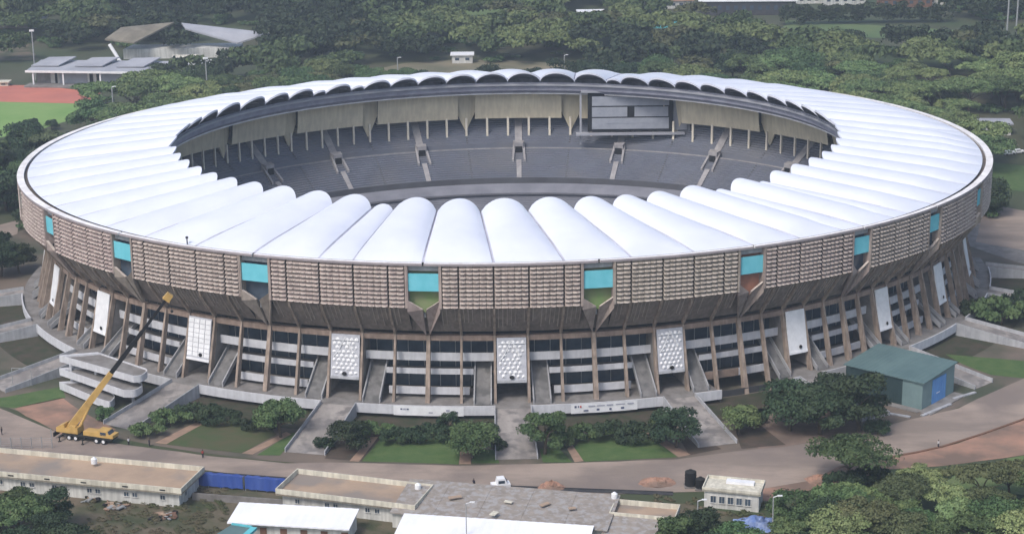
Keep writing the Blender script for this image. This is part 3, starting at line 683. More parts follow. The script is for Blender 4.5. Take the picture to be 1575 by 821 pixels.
# ------------------------------------------------------------------ curved gallery deck beside the left ramp
def gal():
    z0 = 0.0; base = G(91, 600)
    o = empty('curved_gallery', (base[0], base[1], 0), 0, 'pale three-level curved concrete gallery beside the crane boom', 'gallery')
    levels = ((6.3,7.9,[(91,546),(205,578),(222,574),(224,566),(150,541)]), (3.5,5.2,[(91,566),(190,600),(212,598),(218,588),(150,560)]), (.6,2.4,[(91,587),(150,612),(170,618),(175,605),(150,582)]))
    for z0, z1, px in levels:
        q = [G(u, v, z1) for u, v in px]
        nose = [q[1], ((q[1][0]+q[2][0])/2+.6, (q[1][1]+q[2][1])/2-.5), q[2], ((q[2][0]+q[3][0])/2+.6, (q[2][1]+q[3][1])/2+.4), q[3]]
        for _ in range(2):
            out = [nose[0]]
            for A1, B1 in zip(nose[:-1], nose[1:]): out += [(lerp(A1[0],B1[0],.25), lerp(A1[1],B1[1],.25)), (lerp(A1[0],B1[0],.75), lerp(A1[1],B1[1],.75))]
            nose = out+[nose[-1]]
        q = [q[0]]+nose+[q[4]]
        mb = MB(); q = [(p[0]-base[0], p[1]-base[1]) for p in q]; cx = sum(p[0] for p in q)/len(q); cy = sum(p[1] for p in q)/len(q)
        inner = [(lerp(p[0], cx, .07), lerp(p[1], cy, .07)) for p in q]; n = len(q)
        mb.grid([[(p[0],p[1],z0) for p in q], [(p[0],p[1],z1) for p in q], [(p[0],p[1],z1) for p in inner], [(p[0],p[1],z1-.35) for p in inner]], M['gal'], True)
        mb.poly([(p[0],p[1],z1-.35) for p in inner], M['slab']); mb.poly([(p[0],p[1],z0) for p in reversed(q)], M['slab'])
        mb.build('deck', None, o)
    for (u, v) in ((112,600),(150,606),(205,618),(140,590),(170,600)):
        x, y = G(u, v); mb = MB(); mb.tube((x-base[0], y-base[1], 0), (x-base[0], y-base[1], 6.6), .35, n=8); mb.build('support_post', M['gal'], o)
gal()

# ------------------------------------------------------------------ generic building helpers
def frame(p0, p1, p3):     # origin, x axis, depth from three plan points
    x = Vector((p1[0]-p0[0], p1[1]-p0[1])); L_ = x.length; x.normalize(); n = Vector((-x.y, x.x)); d = Vector((p3[0]-p0[0], p3[1]-p0[1])).dot(n)
    return math.atan2(x.y, x.x), L_, d
def window_part(par, x, z, w, h, y=-.04, fm='wallwhite', pane='glass', side='front', W_=None, D_=None):
    mb = MB()
    t = .1
    def bx(cx, cz, sx, sz, yy, sy, m):
        if side == 'front': mb.box((cx, yy, cz), (sx, sy, sz), 0, m)
        else: mb.box((W_-yy, cx, cz), (sy, sx, sz), 0, m)
    bx(x, z+h/2, w, t, y-.04, .14, M[fm]); bx(x, z-h/2, w+.2, t, y-.08, .22, M[fm]); bx(x-w/2, z, t, h, y-.04, .14, M[fm]); bx(x+w/2, z, t, h, y-.04, .14, M[fm]); bx(x, z, .06, h, y-.03, .1, M[fm])
    f = mb.build('window', None, par)
    mb = MB(); bx(x, z, w-.05, h-.05, y+.015, .03, M[pane]); mb.build('pane', None, f)
def flat_building(name, label, cat, p0, L_, D_, rz, h, wall, roof, par_h=1.35, over=1.0, wins=(), doors=(), ends=(), soffit='parapet'):
    o = empty(name, (p0[0], p0[1], 0), rz, label, cat)
    mb = MB(); mb.box((L_/2, D_/2, (h-par_h)/2), (L_, D_, h-par_h)); mb.build('wall', M[wall], o)
    mb = MB(); z0 = h-par_h
    mb.box((L_/2, D_/2, z0+.15), (L_+2*over, D_+2*over, .3), 0, M[roof])
    for (cx, cy, sx, sy) in ((L_/2, -over+.1, L_+2*over, .2), (L_/2, D_+over-.1, L_+2*over, .2), (-over+.1, D_/2, .2, D_+2*over-.4), (L_+over-.1, D_/2, .2, D_+2*over-.4)):
        mb.box((cx, cy, z0+par_h/2-.01), (sx, sy, par_h+.02), 0, M['offwhite'])
    mb.build('roof', None, o)
    for x, z, w, hh in wins: window_part(o, x, z, w, hh)
    for x, w, hh in doors:
        mb = MB(); mb.box((x, -.05, hh/2), (w, .1, hh)); mb.build('door', M['brown'], o)
    for x, z, w, hh in ends: window_part(o, x, z, w, hh, side='end', W_=L_)
    return o
# building A
a0, a1, a3 = G(-140, 712, 4.6), G(280, 752, 4.6), G(310, 718, 4.6)
x = Vector((a1[0]-a0[0], a1[1]-a0[1])); LA = x.length; rzA = math.atan2(x.y, x.x)
A = flat_building('long_building', 'long single-storey building with tan flat roof and pale parapet at the lower left', 'building', (a0[0]+1.0*math.cos(rzA)-1.0*math.sin(-rzA)*0, a0[1]+1.0, ), LA-2, 9.6, rzA, 4.6, 'wallwhite', 'tan',
    wins=[(LA-3-k*1.0, 1.9, 1.1, 1.0) for k in (2.5, 8.5, 10.3, 16.5, 18.3, 24, 26, 31, 33, 38, 40, 45, 47)], ends=[(3, 1.9, 1.1, 1.0)])
for k in (5, 13, 22, 30, 38): 
    mb = MB(); mb.box((LA-k, -1.02, 3.95), (1.2, .1, .25)); mb.build('drain_slot', M['black'], A)
# building B
b0, b1, b3 = G(425, 752, 4.6), G(640, 778, 4.6), G(458, 732, 4.6)
rzB, LB, DB = frame(b0, b1, b3)
B = flat_building('annex_building', 'single-storey building with tan flat roof right of the blue sheeting', 'building', (b0[0]+1, b0[1]+1), LB-2, 8.6, rzB, 4.6, 'wallwhite', 'tan',
    wins=[(x_, 2.0, 1.0, 1.0) for x_ in (3.2, 9.5, 11.3, 18, 20, 24.5)], ends=[(3, 2, 1, 1)])
# worn grey roof section
c0, c1, c3 = G(600, 784, 3.8), G(935, 812, 3.8), G(650, 750, 3.8)
rzC, LC, DC_ = frame(c0, c1, c3)
Cb = empty('workshop', (c0[0], c0[1], 0), rzC, 'long low workshop with weathered patchy grey roof', 'building')
mb = MB(); mb.box((LC/2, 7, 1.8), (LC-.6, 13.4, 3.4)); mb.build('wall', M['wallwhite'], Cb)
mb = MB()
for k in range(5): mb.hexa([(LC*k/5+.02, -.4, 3.3), (LC*(k+1)/5-.02, -.4, 3.3), (LC*(k+1)/5-.02, 14.3, 4.1), (LC*k/5+.02, 14.3, 4.1), (LC*k/5+.02, -.4, 3.55), (LC*(k+1)/5-.02, -.4, 3.55), (LC*(k+1)/5-.02, 14.3, 4.4), (LC*k/5+.02, 14.3, 4.4)], M['roofgrey'])
r5 = random.Random(5)
mb.build('roof', M['roofgrey'], Cb)
d0, d1, d3 = G(935, 788, 4.3), G(1035, 797, 4.3), G(945, 768, 4.3)
rzD, LD, DD = frame(d0, d1, d3)
D = flat_building('store_building', 'short building with orange-tan flat roof at the end of the grey workshop', 'building', (d0[0]+1, d0[1]+1), LD-1, 5.2, rzD, 4.2, 'wallwhite', 'tan', over=.6, wins=[(3,1.9,1,1),(8,1.9,1,1)])
e0, e1, e3 = G(925, 815, 3.6), G(1010, 820, 3.6), G(938, 790, 3.6)
rzE, LE, DE = frame(e0, e1, e3)
E_ = empty('lean_to', (e0[0], e0[1], 0), rzE, 'grey lean-to with open dark front below the orange-tan roof', 'lean-to')
mb = MB(); mb.hexa([(0,0,2.7),(LE,0,2.7),(LE,7.5,3.4),(0,7.5,3.4),(0,0,2.95),(LE,0,2.95),(LE,7.5,3.65),(0,7.5,3.65)]); mb.build('roof', M['roofgrey'], E_)
mb = MB()
for x_ in (.3, LE/2, LE-.3): mb.box((x_, .2, 1.35), (.25,.25,2.7))
mb.build('post', M['steel'], E_); mb = MB(); mb.box((LE/2, 7.2, 1.6), (LE, .2, 3.1)); mb.build('wall', M['darkwall'], E_)
# white metal-roofed sheds
def tin_shed(pa, pb, pc, label, h=4.0, doors=6, Dp=7.6):
    rz, L_, d = frame(pa, pb, pc)
    o = empty('metal_roof_shed', (pa[0], pa[1], 0), rz, label, 'shed')
    mb = MB(); n = int(L_/.8)
    k = [(i*L_/n) for i in range(n+1)]
    rows = [[(x_, yy, zz+(.05 if i % 2 else 0)) for i, x_ in enumerate(k)] for yy, zz in ((-.5, h-.55), (Dp, h+.1))]
    mb.grid(rows, M['tinwhite']); mb.grid([[(p[0], p[1], p[2]-.14) for p in r] for r in rows], M['steel']); mb.grid([rows[0], [(p[0], p[1], p[2]-.28) for p in rows[0]]], M['tinwhite']); mb.build('roof', None, o)
    mb = MB(); mb.hexa([(.5,.6,0),(L_-.5,.6,0),(L_-.5,Dp-.4,0),(.5,Dp-.4,0),(.5,.6,h-.75),(L_-.5,.6,h-.75),(L_-.5,Dp-.4,h-.3),(.5,Dp-.4,h-.3)], M['wallwhite']); mb.build('wall', None, o)
    for i in range(doors):
        x_ = L_*(i+.7)/doors; mb = MB(); mb.box((x_, .54, 1.15), (1.3, .1, 2.3)); mb.build('door', M['brown'], o)
    return o
W1 = tin_shed(G(350,797,4), G(538,808,4), G(360,773,4), 'white corrugated-roof shed with brown doors above the turquoise canopy')
W2 = tin_shed(G(607,815,4), G(905,835,4), G(622,787,4), 'longer white corrugated-roof shed at the bottom centre edge', doors=9)
# turquoise canopy
t0 = G(333, 822, 3.2); tc_ = empty('turquoise_canopy', (t0[0], t0[1], 0), -.35, 'small canopy with turquoise edge left of the white shed', 'canopy')
mb = MB(); mb.hexa([(-1,-3,2.9),(4.6,-3,2.9),(5.2,4,3.5),(1.0,4,3.5),(-1,-3,3.05),(4.6,-3,3.05),(5.2,4,3.65),(1.0,4,3.65)]); mb.build('roof', M['shedroof'], tc_)
mb = MB(); mb.hexa([(4.6,-3.1,2.6),(5.8,-3.1,2.6),(6.4,4.1,3.4),(5.2,4.1,3.4),(4.6,-3.1,3.2),(5.8,-3.1,3.2),(6.4,4.1,3.9),(5.2,4.1,3.9)]); mb.hexa([(1.0,4.0,3.3),(5.2,4.0,3.3),(5.2,4.5,3.3),(1.0,4.5,3.3),(1.0,4.0,3.9),(5.2,4.0,3.9),(5.2,4.5,3.9),(1.0,4.5,3.9)]); mb.build('edge_trim', M['turq'], tc_)
mb = MB(); [mb.box((x_, y_, 1.45), (.15,.15,2.9)) for x_, y_ in ((0,-2.5),(4.4,-2.5),(4.8,3.6),(1.4,3.6))]; mb.build('post', M['steel'], tc_)
# blue sheeting fence and grey wall below
for k, (ua, va, ub, vb, lab) in enumerate(((302,749,374,755,'blue sheeting screen beside the long tan-roofed building'), (377,755,442,761,'blue sheeting screen adjoining the annex building'))):
    p, q = G(ua, va), G(ub, vb); rz = math.atan2(q[1]-p[1], q[0]-p[0]); L_ = math.dist(p, q)
    o = empty('blue_screen', (p[0], p[1], 0), rz, lab, 'screen'); mb = MB(); n = 24
    rows = [[(L_*i/n, .12*math.sin(i*1.3)+off, z+.06*math.sin(i*.9+z)) for i in range(n+1)] for off, z in ((0,.5),(.06,1.6),(0,3.1))]
    mb.grid(rows); mb.grid([rows[2], [(r_[0], r_[1]+1.5, r_[2]-.2) for r_ in rows[2]]]); mb.build('sheet', M['bluesheet'], o, smooth=True)
    mb = MB(); [mb.tube((L_*i/4, .35, 0), (L_*i/4, .35, 3.1), .07, n=6) for i in range(5)]; mb.build('post', M['steel'], o)
p, q = G(296, 768), G(442, 779); L_ = math.dist(p, q); o = empty('boundary_wall', (p[0], p[1], 0), math.atan2(q[1]-p[1], q[0]-p[0]), 'low stained grey wall below the blue sheeting', 'wall')
mb = MB(); mb.box((L_/2, 0, .75), (L_, .3, 1.5)); mb.build('wall', M['slab'], o)
# guardroom with water tanks
g0, g1, g3 = G(1080, 749, 4.4), G(1172, 758, 4.4), G(1085, 730, 4.4); rzG, LG, DG = frame(g0, g1, g3)
Gd = flat_building('guardhouse', 'small white building with cream flat roof beside black water tanks', 'building', (g0[0]+.5, g0[1]+.5), LG-1, 5.6, rzG, 4.4, 'wallwhite', 'offwhite', over=.4, par_h=.8, wins=[(1.8+k*1.7, 1.9, 1.15, 1.5) for k in range(5)])
mb = MB(); mb.box((LG*.55, 4.2, 4.2), (5.5, 1.6, .5)); mb.build('roof_hatch', M['white'], Gd)
for (u, v, r_, h_, lab) in ((1062, 748, 1.15, 3.6, 'black water tank stacked tall left of the small white building'), (1077, 752, .95, 2.6, 'shorter black water tank against the small white building')):
    x_, y_ = G(u, v); o = empty('water_tank', (x_, y_, 0), 0, lab, 'tank'); mb = MB(); mb.tube((0,0,.4), (0,0,h_-.3), r_, n=18)
    for k in range(4): mb.tube((0,0,.5+k*(h_-1)/4), (0,0,.62+k*(h_-1)/4), r_*1.05, n=18)
    mb.build('barrel', M['black'], o); mb = MB(); mb.tube((0,0,h_-.3), (0,0,h_), r_, r_*.45, n=18); mb.tube((0,0,h_), (0,0,h_+.15), r_*.3, n=12); mb.build('lid', M['tyre'], o); mb = MB(); mb.box((0,0,.2), (2.2*r_,2.2*r_,.4)); mb.build('stand', M['slab'], o)
# blue tarpaulin heap
x_, y_ = G(1160, 808); mb = MB(); r_ = random.Random(11); rows = []
for j in range(9):
    rows.append([((i-5)*.75+r_.uniform(-.2,.2), (j-4)*.8+r_.uniform(-.2,.2), max(.05, 2.0*math.exp(-((i-5)**2/10+(j-4)**2/8))+r_.uniform(-.25,.45))) for i in range(11)])
mb.grid(rows); o = mb.build('tarpaulin', mat('tarp', (.10,.17,.40), (.26,.33,.52), scale=.7)); o.location = (x_, y_, 0); tag(o, 'crumpled pale blue tarpaulin heap among the trees beside the guardhouse', 'tarpaulin')

# roof bits: white tanks
for (u, v, z, lab) in ((145,712,4.2,'small white tank on the tan roof of the long building'), (643,752,4.0,'small white tank at the corner between the tan and grey roofs'), (945,766,4.2,'small white tank at the back edge of the orange-tan roof')):
    x_, y_ = G(u, v, z); o = empty('roof_tank', (x_, y_, z), 0, lab, 'tank'); mb = MB(); mb.tube((0,0,0), (0,0,1.0), .62, n=14); mb.build('barrel', M['white'], o, smooth=False); mb = MB(); mb.tube((0,0,1.0), (0,0,1.35), .6, .2, n=14); mb.build('lid', M['white'], o)

# ------------------------------------------------------------------ green shed with blue door
s0, s1, s2 = (76.9,-95.6), (91.8,-106.0), (101.6,-97.0)
rzS = R(-41); LS = 19.6; DS = 14.6
sh_ = empty('green_shed', (s0[0], s0[1], 0), rzS, 'green metal shed with bright blue door beside the road', 'shed')
mb = MB(); h0, h1 = 6.6, 7.4
def wallq(x0, y0, x1, y1, za, zb_, m): 
    n = max(2, int(math.hypot(x1-x0, y1-y0)/.5)); d = Vector((x1-x0, y1-y0)).normalized(); nn = Vector((d.y, -d.x))
    pts = []; 
    for i in range(n*2+1):
        t = i/(n*2); w = .05 if (i//1) % 2 else 0; pts.append((lerp(x0,x1,t)+nn.x*w, lerp(y0,y1,t)+nn.y*w))
    mb.grid([[(p[0],p[1],0) for p in pts], [(p[0],p[1],lerp(za,zb_,i/(n*2))) for i, p in enumerate(pts)]], m)
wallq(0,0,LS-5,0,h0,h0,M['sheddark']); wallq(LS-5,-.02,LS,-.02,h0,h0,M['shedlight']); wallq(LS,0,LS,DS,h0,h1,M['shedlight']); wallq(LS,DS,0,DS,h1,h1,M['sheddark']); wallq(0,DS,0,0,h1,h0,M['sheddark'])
mb.build('wall', None, sh_)
mb = MB(); n = 40; e = .45
rows = [[(lerp(-e, LS+e, i/n), yy, zz+(.06 if i % 2 else 0)) for i in range(n+1)] for yy, zz in ((-e, h0-.02), (DS+e, h1+.05))]
mb.grid(rows); mb.grid([[(p[0],p[1],p[2]-.12) for p in r] for r in rows]); mb.grid([rows[0], [(p[0],p[1]-.02,p[2]-.25) for p in rows[0]]]); mb.grid([[rows[0][-1], rows[1][-1]], [(p[0],p[1],p[2]-.3) for p in (rows[0][-1], rows[1][-1])]])
mb.build('roof', M['shedroof'], sh_)
mb = MB(); mb.box((LS+.12, DS*.50, 2.95), (.14, 6.0, 5.9)); 
for k in range(7): mb.box((LS+.21, DS*.50-3+k, 2.95), (.05, .08, 5.9))
dr = mb.build('door', M['shedblue'], sh_); mb = MB(); mb.box((LS+.24, DS*.47, 2.4), (.06, 1.4, .16)); mb.build('handle', M['white'], dr)
mb = MB(); mb.prism([(LS+.1,-1.5),(LS+3.2,-1.5),(LS+3.2,DS),(LS+.1,DS)], 0, .25); mb.prism([(-.5,-2.2),(LS+.1,-2.2),(LS+.1,-.1),(-.5,-.1)], 0, .2); mb.build('base_slab', M['slab'], sh_)
# kerb pieces by the shed
for px, lab in (([(1352,634),(1400,642)], 'pale kerb left of the green shed'), ([(1418,640),(1462,622)], 'pale kerb in front of the blue door'), ([(1466,614),(1500,604)], 'pale kerb right of the blue door')):
    a, b = G(*px[0]), G(*px[1]); mb = MB(); L_ = math.dist(a, b); mb.box((L_/2, 0, .12), (L_, .8, .25)); o = mb.build('kerb', M['parapet']); o.location = (a[0], a[1], .06); o.rotation_euler = (0,0,math.atan2(b[1]-a[1], b[0]-a[0])); tag(o, lab, 'kerb')

# ------------------------------------------------------------------ truck crane
q0, q1 = G(98, 672), G(192, 684)
rzK = math.atan2(q1[1]-q0[1], q1[0]-q0[0]); K = empty('truck_crane', (q0[0], q0[1], .08), rzK, 'yellow truck crane with raised black telescopic boom parked by the left ramp', 'crane')
mb = MB(); mb.box((6.6,0,1.25), (12.2,2.5,.5)); mb.box((-.4,0,1.2), (2.2,.5,.35)); mb.box((-1.4,0,.95), (.3,3.2,.9)); mb.build('chassis', M['tyre'], K)
mb = MB(); mb.prism([(9.6,-1.25),(13.0,-1.25),(13.0,1.25),(9.6,1.25)], 1.5, [2.3,2.2,2.2,2.3]); mb.hexa([(9.0,-1.2,1.5),(12.2,-1.2,1.5),(12.2,1.2,1.5),(9.0,1.2,1.5),(9.3,-1.1,3.1),(11.6,-1.1,3.0),(11.6,1.1,3.0),(9.3,1.1,3.1)]); mb.box((7.4,0,1.95), (3.4,2.3,.9)); cab = mb.build('cab', M['yellow'], K)
mb = MB(); mb.hexa([(11.75,-1.0,2.35),(12.2,-1.0,2.1),(12.2,1.0,2.1),(11.75,1.0,2.35),(11.5,-.95,2.9),(11.72,-.95,2.85),(11.72,.95,2.85),(11.5,.95,2.9)]); mb.box((10.6,-1.22,2.35), (1.4,.06,.7)); mb.build('windscreen', M['glass'], cab)
for x_ in (2.2, 3.8, 8.9, 10.6):
    for s in (-1, 1):
        mb = MB(); mb.tube((x_, s*.95, .6), (x_, s*1.32, .6), .62, n=18); w_ = mb.build('wheel', M['tyre'], K); mb = MB(); mb.tube((x_, s*1.30, .6), (x_, s*1.36, .6), .36, n=14); mb.build('rim', M['white'], w_)
for x_ in (0.6, 6.3):
    for s in (-1, 1):
        mb = MB(); mb.box((x_, s*1.9, 1.0), (.35,1.6,.3)); mb.tube((x_, s*2.6, .05), (x_, s*2.6, 1.1), .12); mb.tube((x_, s*2.6, 0), (x_, s*2.6, .08), .35, n=12); mb.build('outrigger', M['tyre'], K)
mb = MB(); mb.prism([(-.9,-1.3),(4.4,-1.3),(4.4,1.3),(-.9,1.3)], 1.6, [2.4,3.0,3.0,2.4]); mb.prism([(-.9,-1.25),(1.2,-1.25),(1.2,1.25),(-.9,1.25)], 2.4, [2.6,3.6,3.6,2.6]); mb.tube((2.4,0,1.45), (2.4,0,1.7), 1.1, n=16)
mb.hexa([(2.2,-1.35,1.8),(4.2,-1.35,1.8),(4.2,-.5,1.8),(2.2,-.5,1.8),(2.3,-1.3,3.3),(3.9,-1.3,3.3),(3.9,-.5,3.3),(2.3,-.5,3.3)]); mb.build('superstructure', M['yellow'], K)
# boom aims at the photographed tip
tipw = Vector(GY(262, 452, -116.0)); Mi = Matrix.Translation(Vector((q0[0], q0[1], .08))) @ Matrix.Rotation(rzK, 4, 'Z'); tip = Mi.inverted() @ tipw; root = Vector((2.0,0,2.6))
ax = tip-root
def boomseg(a, b, w0, w1, m, name, par):
    mb = MB(); A0 = root+ax*a; B0 = root+ax*b; d = ax.normalized(); side = d.cross(Vector((0,0,1))).normalized(); up = side.cross(d); P = []
    for c_, w in ((A0, w0), (B0, w1)):
        P += [c_+side*sx*w*.42+up*sy*w*.55 for sx, sy in ((-1,-1),(1,-1),(1,1),(-1,1))]
    mb.hexa([tuple(p) for p in P]); return mb.build(name, m, par)
bo = boomseg(-.01, .41, 1.45, 1.0, M['yellow'], 'boom', K)
boomseg(.41, .72, .85, .72, M['black'], 'extension', bo); boomseg(.72, .955, .6, .5, M['steel'] if False else M['black'], 'extension', bo)
boomseg(.955, 1.0, 1.5, 1.3, M['yellow'], 'boom_head', bo)
mb = MB(); mb.tube(tuple(Vector((4.0,0,2.4))), tuple(root+ax*.20+Vector((.3,0,-.3))), .32, .22, n=10); mb.build('ram', M['yellow'], K)
mb = MB(); mb.tube(tuple(root+ax*.99), tuple(root+ax*.99+Vector((.6,-.4,-3.2))), .05, n=4); mb.ball(tuple(root+ax*.99+Vector((.6,-.4,-3.4))), .35); mb.build('hook', M['tyre'], bo)

# ------------------------------------------------------------------ small white truck on the road
x_, y_ = G(770, 752); V_ = empty('pickup_truck', (x_, y_, .08), R(12), 'small white truck parked on the road behind the grey workshop', 'truck')
mb = MB(); mb.prism([(-1.9,-1.0),(1.9,-1.0),(1.9,1.0),(-1.9,1.0)], .55, 1.3); mb.hexa([(-.9,-.98,1.3),(1.3,-.98,1.3),(1.3,.98,1.3),(-.9,.98,1.3),(-.7,-.85,2.5),(.8,-.85,2.5),(.8,.85,2.5),(-.7,.85,2.5)]); mb.build('body', M['white'], V_)
mb = MB(); mb.box((0.05,-.95,1.85), (1.3,.06,.6)); mb.box((1.13,0,1.85), (.06,1.5,.6), 0); mb.build('window', M['glass'], V_)
for sx in (-1.2, 1.2):
    for sy in (-.95, .95): mb = MB(); mb.tube((sx, sy-.12, .38), (sx, sy+.12, .38), .4, n=14); mb.build('wheel', M['tyre'], V_)
# dirt heaps
for (u, v, r_, h_, lab) in ((848,750,3.2,1.5,'brown heap of rubble on the road edge'), (1010,742,4.2,1.0,'low spread of excavated soil near the black tanks'), (1262,738,3.4,1.2,'small pinkish rubble heap by the acacia')):
    x_, y_ = G(u, v); mb = MB(); rn = random.Random(int(u)); rows = []
    for j in range(9):
        a = j/8; rows.append([(r_*a*math.cos(w)*(1+rn.uniform(-.15,.15)), r_*.7*a*math.sin(w)*(1+rn.uniform(-.15,.15)), max(-.05, h_*(1-a)**.8*(1+rn.uniform(-.4,.3))-(.1 if j == 8 else 0))) for w in np.linspace(0, 2*PI, 17)[:-1]])
    mb.grid(rows, None, True); o = mb.build('soil_heap', M['dirt']); o.location = (x_, y_, 0); tag(o, lab, 'heap')

# ------------------------------------------------------------------ people
def person(u, v, label, shirt, rz, arm=.2, z=.06):
    x_, y_ = G(u, v, z); o = bpy.data.objects.new('person', None); COL.objects.link(o); o.location = (x_, y_, z); o.rotation_euler = (0,0,rz); tag(o, label, 'person')
    J = [((0,0,.98),.15),((0,0,1.2),.14),((0,0,1.42),.16),((0,0,1.53),.06),((0,.01,1.62),.09),((0,.01,1.72),.095),
         ((.09,0,.93),.10),((.12,.12*arm*2,.5),.065),((.13,.05*arm-.02,.06),.045),((.13,.14,.03),.035),
         ((-.09,0,.93),.10),((-.12,-.10*arm*2,.5),.065),((-.13,-.2*arm*2,.06),.045),((-.13,-.2*arm*2+.12,.03),.035),
         ((.2,0,1.4),.065),((.27,-.05,1.14),.045),((.27,.08,.9),.032),((.27,.12,.82),.03),
         ((-.2,0,1.4),.065),((-.27,.0,1.14),.045),((-.27,.15,.92),.032),((-.27,.19,.84),.03)]
    E2 = [(0,1),(1,2),(2,3),(3,4),(4,5),(0,6),(6,7),(7,8),(8,9),(0,10),(10,11),(11,12),(12,13),(2,14),(14,15),(15,16),(16,17),(2,18),(18,19),(19,20),(20,21)]
    me = bpy.data.meshes.new('body'); me.from_pydata([j[0] for j in J], E2, []); b = bpy.data.objects.new('body', me); COL.objects.link(b); b.parent = o
    b.modifiers.new('skin', 'SKIN'); 
    for i, j in enumerate(J): me.skin_vertices[0].data[i].radius = (j[1], j[1])
    me.skin_vertices[0].data[0].use_root = True
    ss = b.modifiers.new('sub', 'SUBSURF'); ss.levels = 1; ss.render_levels = 1; me.materials.append(M['skin'])
    mb = MB(); 
    for rr, z0, z1, r2 in ((.205,.95,1.2,.2),(.2,1.2,1.47,.17)): mb.tube((0,0,z0), (0,0,z1), rr, r2, n=12)
    for s in (1,-1): mb.tube((.19*s,0,1.43), (.275*s,-.03,1.13), .085, .065, n=8)
    mb.build('shirt', M[shirt], o)
    mb = MB(); mb.tube((.09,0,1.0), (.12,.12*arm*2,.5), .125, .09, n=10); mb.tube((.12,.12*arm*2,.5), (.13,.05*arm-.02,.08), .09, .07, n=10); mb.tube((-.09,0,1.0), (-.12,-.1*arm*2,.5), .125, .09, n=10); mb.tube((-.12,-.1*arm*2,.5), (-.13,-.2*arm*2,.08), .09, .07, n=10); mb.build('trousers', M['cloth_dark'], o)
    mb = MB(); mb.ball((0,-.01,1.755), (.105,.115,.08), 10, 6); mb.build('hair', M['black'], o)
person(312, 703, 'person in a red top walking on the road behind the long building', 'cloth_red', .4, .9)
person(230, 686, 'person in dark clothes standing at the road edge right of the crane', 'cloth_dark', 2.0)
person(198, 684, 'person in a white top standing at the cab of the crane', 'cloth_white', 1.0)
person(729, 748, 'person in dark clothes walking left of the small white truck', 'cloth_dark', -.6, 1.0)
person(1443, 688, 'person in a white top standing at the right road kerb', 'cloth_white', 1.5)
person(3, 668, 'person in dark clothes on the road at the far left edge', 'cloth_dark', 1.5)

# ------------------------------------------------------------------ poles
def lamp_pole(u, v, h, label, heads=1, z=0, group=None, nm='street_lamp', wide=.12, fl=False):
    x_, y_ = G(u, v); o = empty(nm, (x_, y_, 0), 0, label, 'lamp' if nm != 'fence_post' else 'post', group); mb = MB(); mb.tube((0,0,0), (0,0,h), wide*1.3, wide, n=8); mb.build('pole', M['steel'], o)
    mb = MB()
    if fl: mb.box((0,0,h+.3), (2.0,.4,.8)); [mb.box((i*.6-.6,-.25,h+.3), (.45,.2,.5)) for i in range(3)]
    else: mb.tube((0,0,h), (.9,0,h+.3), wide*.7, n=6); mb.box((1.2,0,h+.3), (.9,.35,.18)); mb.ball((1.2,0,h+.18), (.3,.15,.1))
    mb.build('lamp_head', M['white'], o); return o
lamp_pole(1072, 842, 9.5, 'thin grey lamp pole rising in front of the trees below the guardhouse')
lamp_pole(1187, 848, 11, 'thin lamp pole among the trees right of the blue tarpaulin')
lamp_pole(718, 850, 10, 'thin dark pole crossing the longer white shed roof', wide=.08)
lamp_pole(55, 124, 21, 'tall floodlight mast behind the pavilion', fl=True, wide=.25)
lamp_pole(176, 190, 14, 'floodlight mast behind the roof left of the playing field corner', fl=False, wide=.25)
lamp_pole(320, 160, 18, 'floodlight mast beyond the roof right of the pavilion', fl=True, wide=.25)
lamp_pole(612, 122, 9, 'lamp post with pale head beyond the far roof left of the kiosk', wide=.2)
lamp_pole(868, 118, 9, 'lamp post with white head beyond the far roof right of the kiosk', wide=.2)
lamp_pole(1548, 62, 24, 'tall white mast at the upper right, left one of the pair', wide=.35); lamp_pole(1562, 62, 24, 'tall white mast at the upper right, right one of the pair', wide=.35)
# mesh fence by the road at left
p = G(2, 690); q = G(80, 690); L_ = math.dist(p, q); o = empty('mesh_fence', (p[0], p[1], .06), 0, 'thin wire mesh fence on the road at the left edge', 'fence')
for i in range(6): mb = MB(); mb.tube((L_*i/5,0,0), (L_*i/5,0,2.6 if i < 5 else 4.4), .09, n=6); mb.build('post', M['steel'], o)
mb = MB(); [mb.tube((0,0,z_), (L_,0,z_), .025, n=4) for z_ in (.3,.8,1.3,1.8,2.3)]; mb.build('wire', M['steel'], o)
# goal frame at the far left
x_, y_ = G(20, 592); o = empty('goal_frame', (x_, y_, 0), -.1, 'pale metal goal frame between the left ramps', 'goal'); mb = MB(); mb.tube((0,0,0), (0,0,4.2), .08); mb.tube((4.6,0,0), (4.6,0,4.2), .08); mb.tube((0,0,4.2), (4.6,0,4.2), .08); mb.build('frame', M['steel'], o)

# ------------------------------------------------------------------ background buildings
pz = G(52, 131); rzP = -.12; PV = empty('pavilion', (pz[0], pz[1], 0), rzP, 'long low pavilion with pale flat roof and raised canopies beside the red track', 'pavilion')
LP = 55
mb = MB(); mb.box((LP/2, 7, 3.0), (LP-4, 11, 6.0)); mb.build('wall', M['wallwhite'], PV)
mb = MB(); mb.hexa([(-2,-3,6.0),(LP+2,-3,6.0),(LP+2,16,7.2),(-2,16,7.2),(-2,-3,6.5),(LP+2,-3,6.5),(LP+2,16,7.8),(-2,16,7.8)], M['roofpale']); mb.box((LP/2,-3.1,6.3), (LP+4.2,.3,.9), 0, M['white']); mb.build('roof', None, PV)
for x_ in (1, 20, 38): mb = MB(); mb.hexa([(x_-3,4,7.2),(x_+9,4,7.4),(x_+13,15,9.2),(x_+1,15,8.8),(x_-3,4,7.6),(x_+9,4,7.8),(x_+13,15,9.6),(x_+1,15,9.2)]); mb.build('canopy', M['roofpale'], PV)
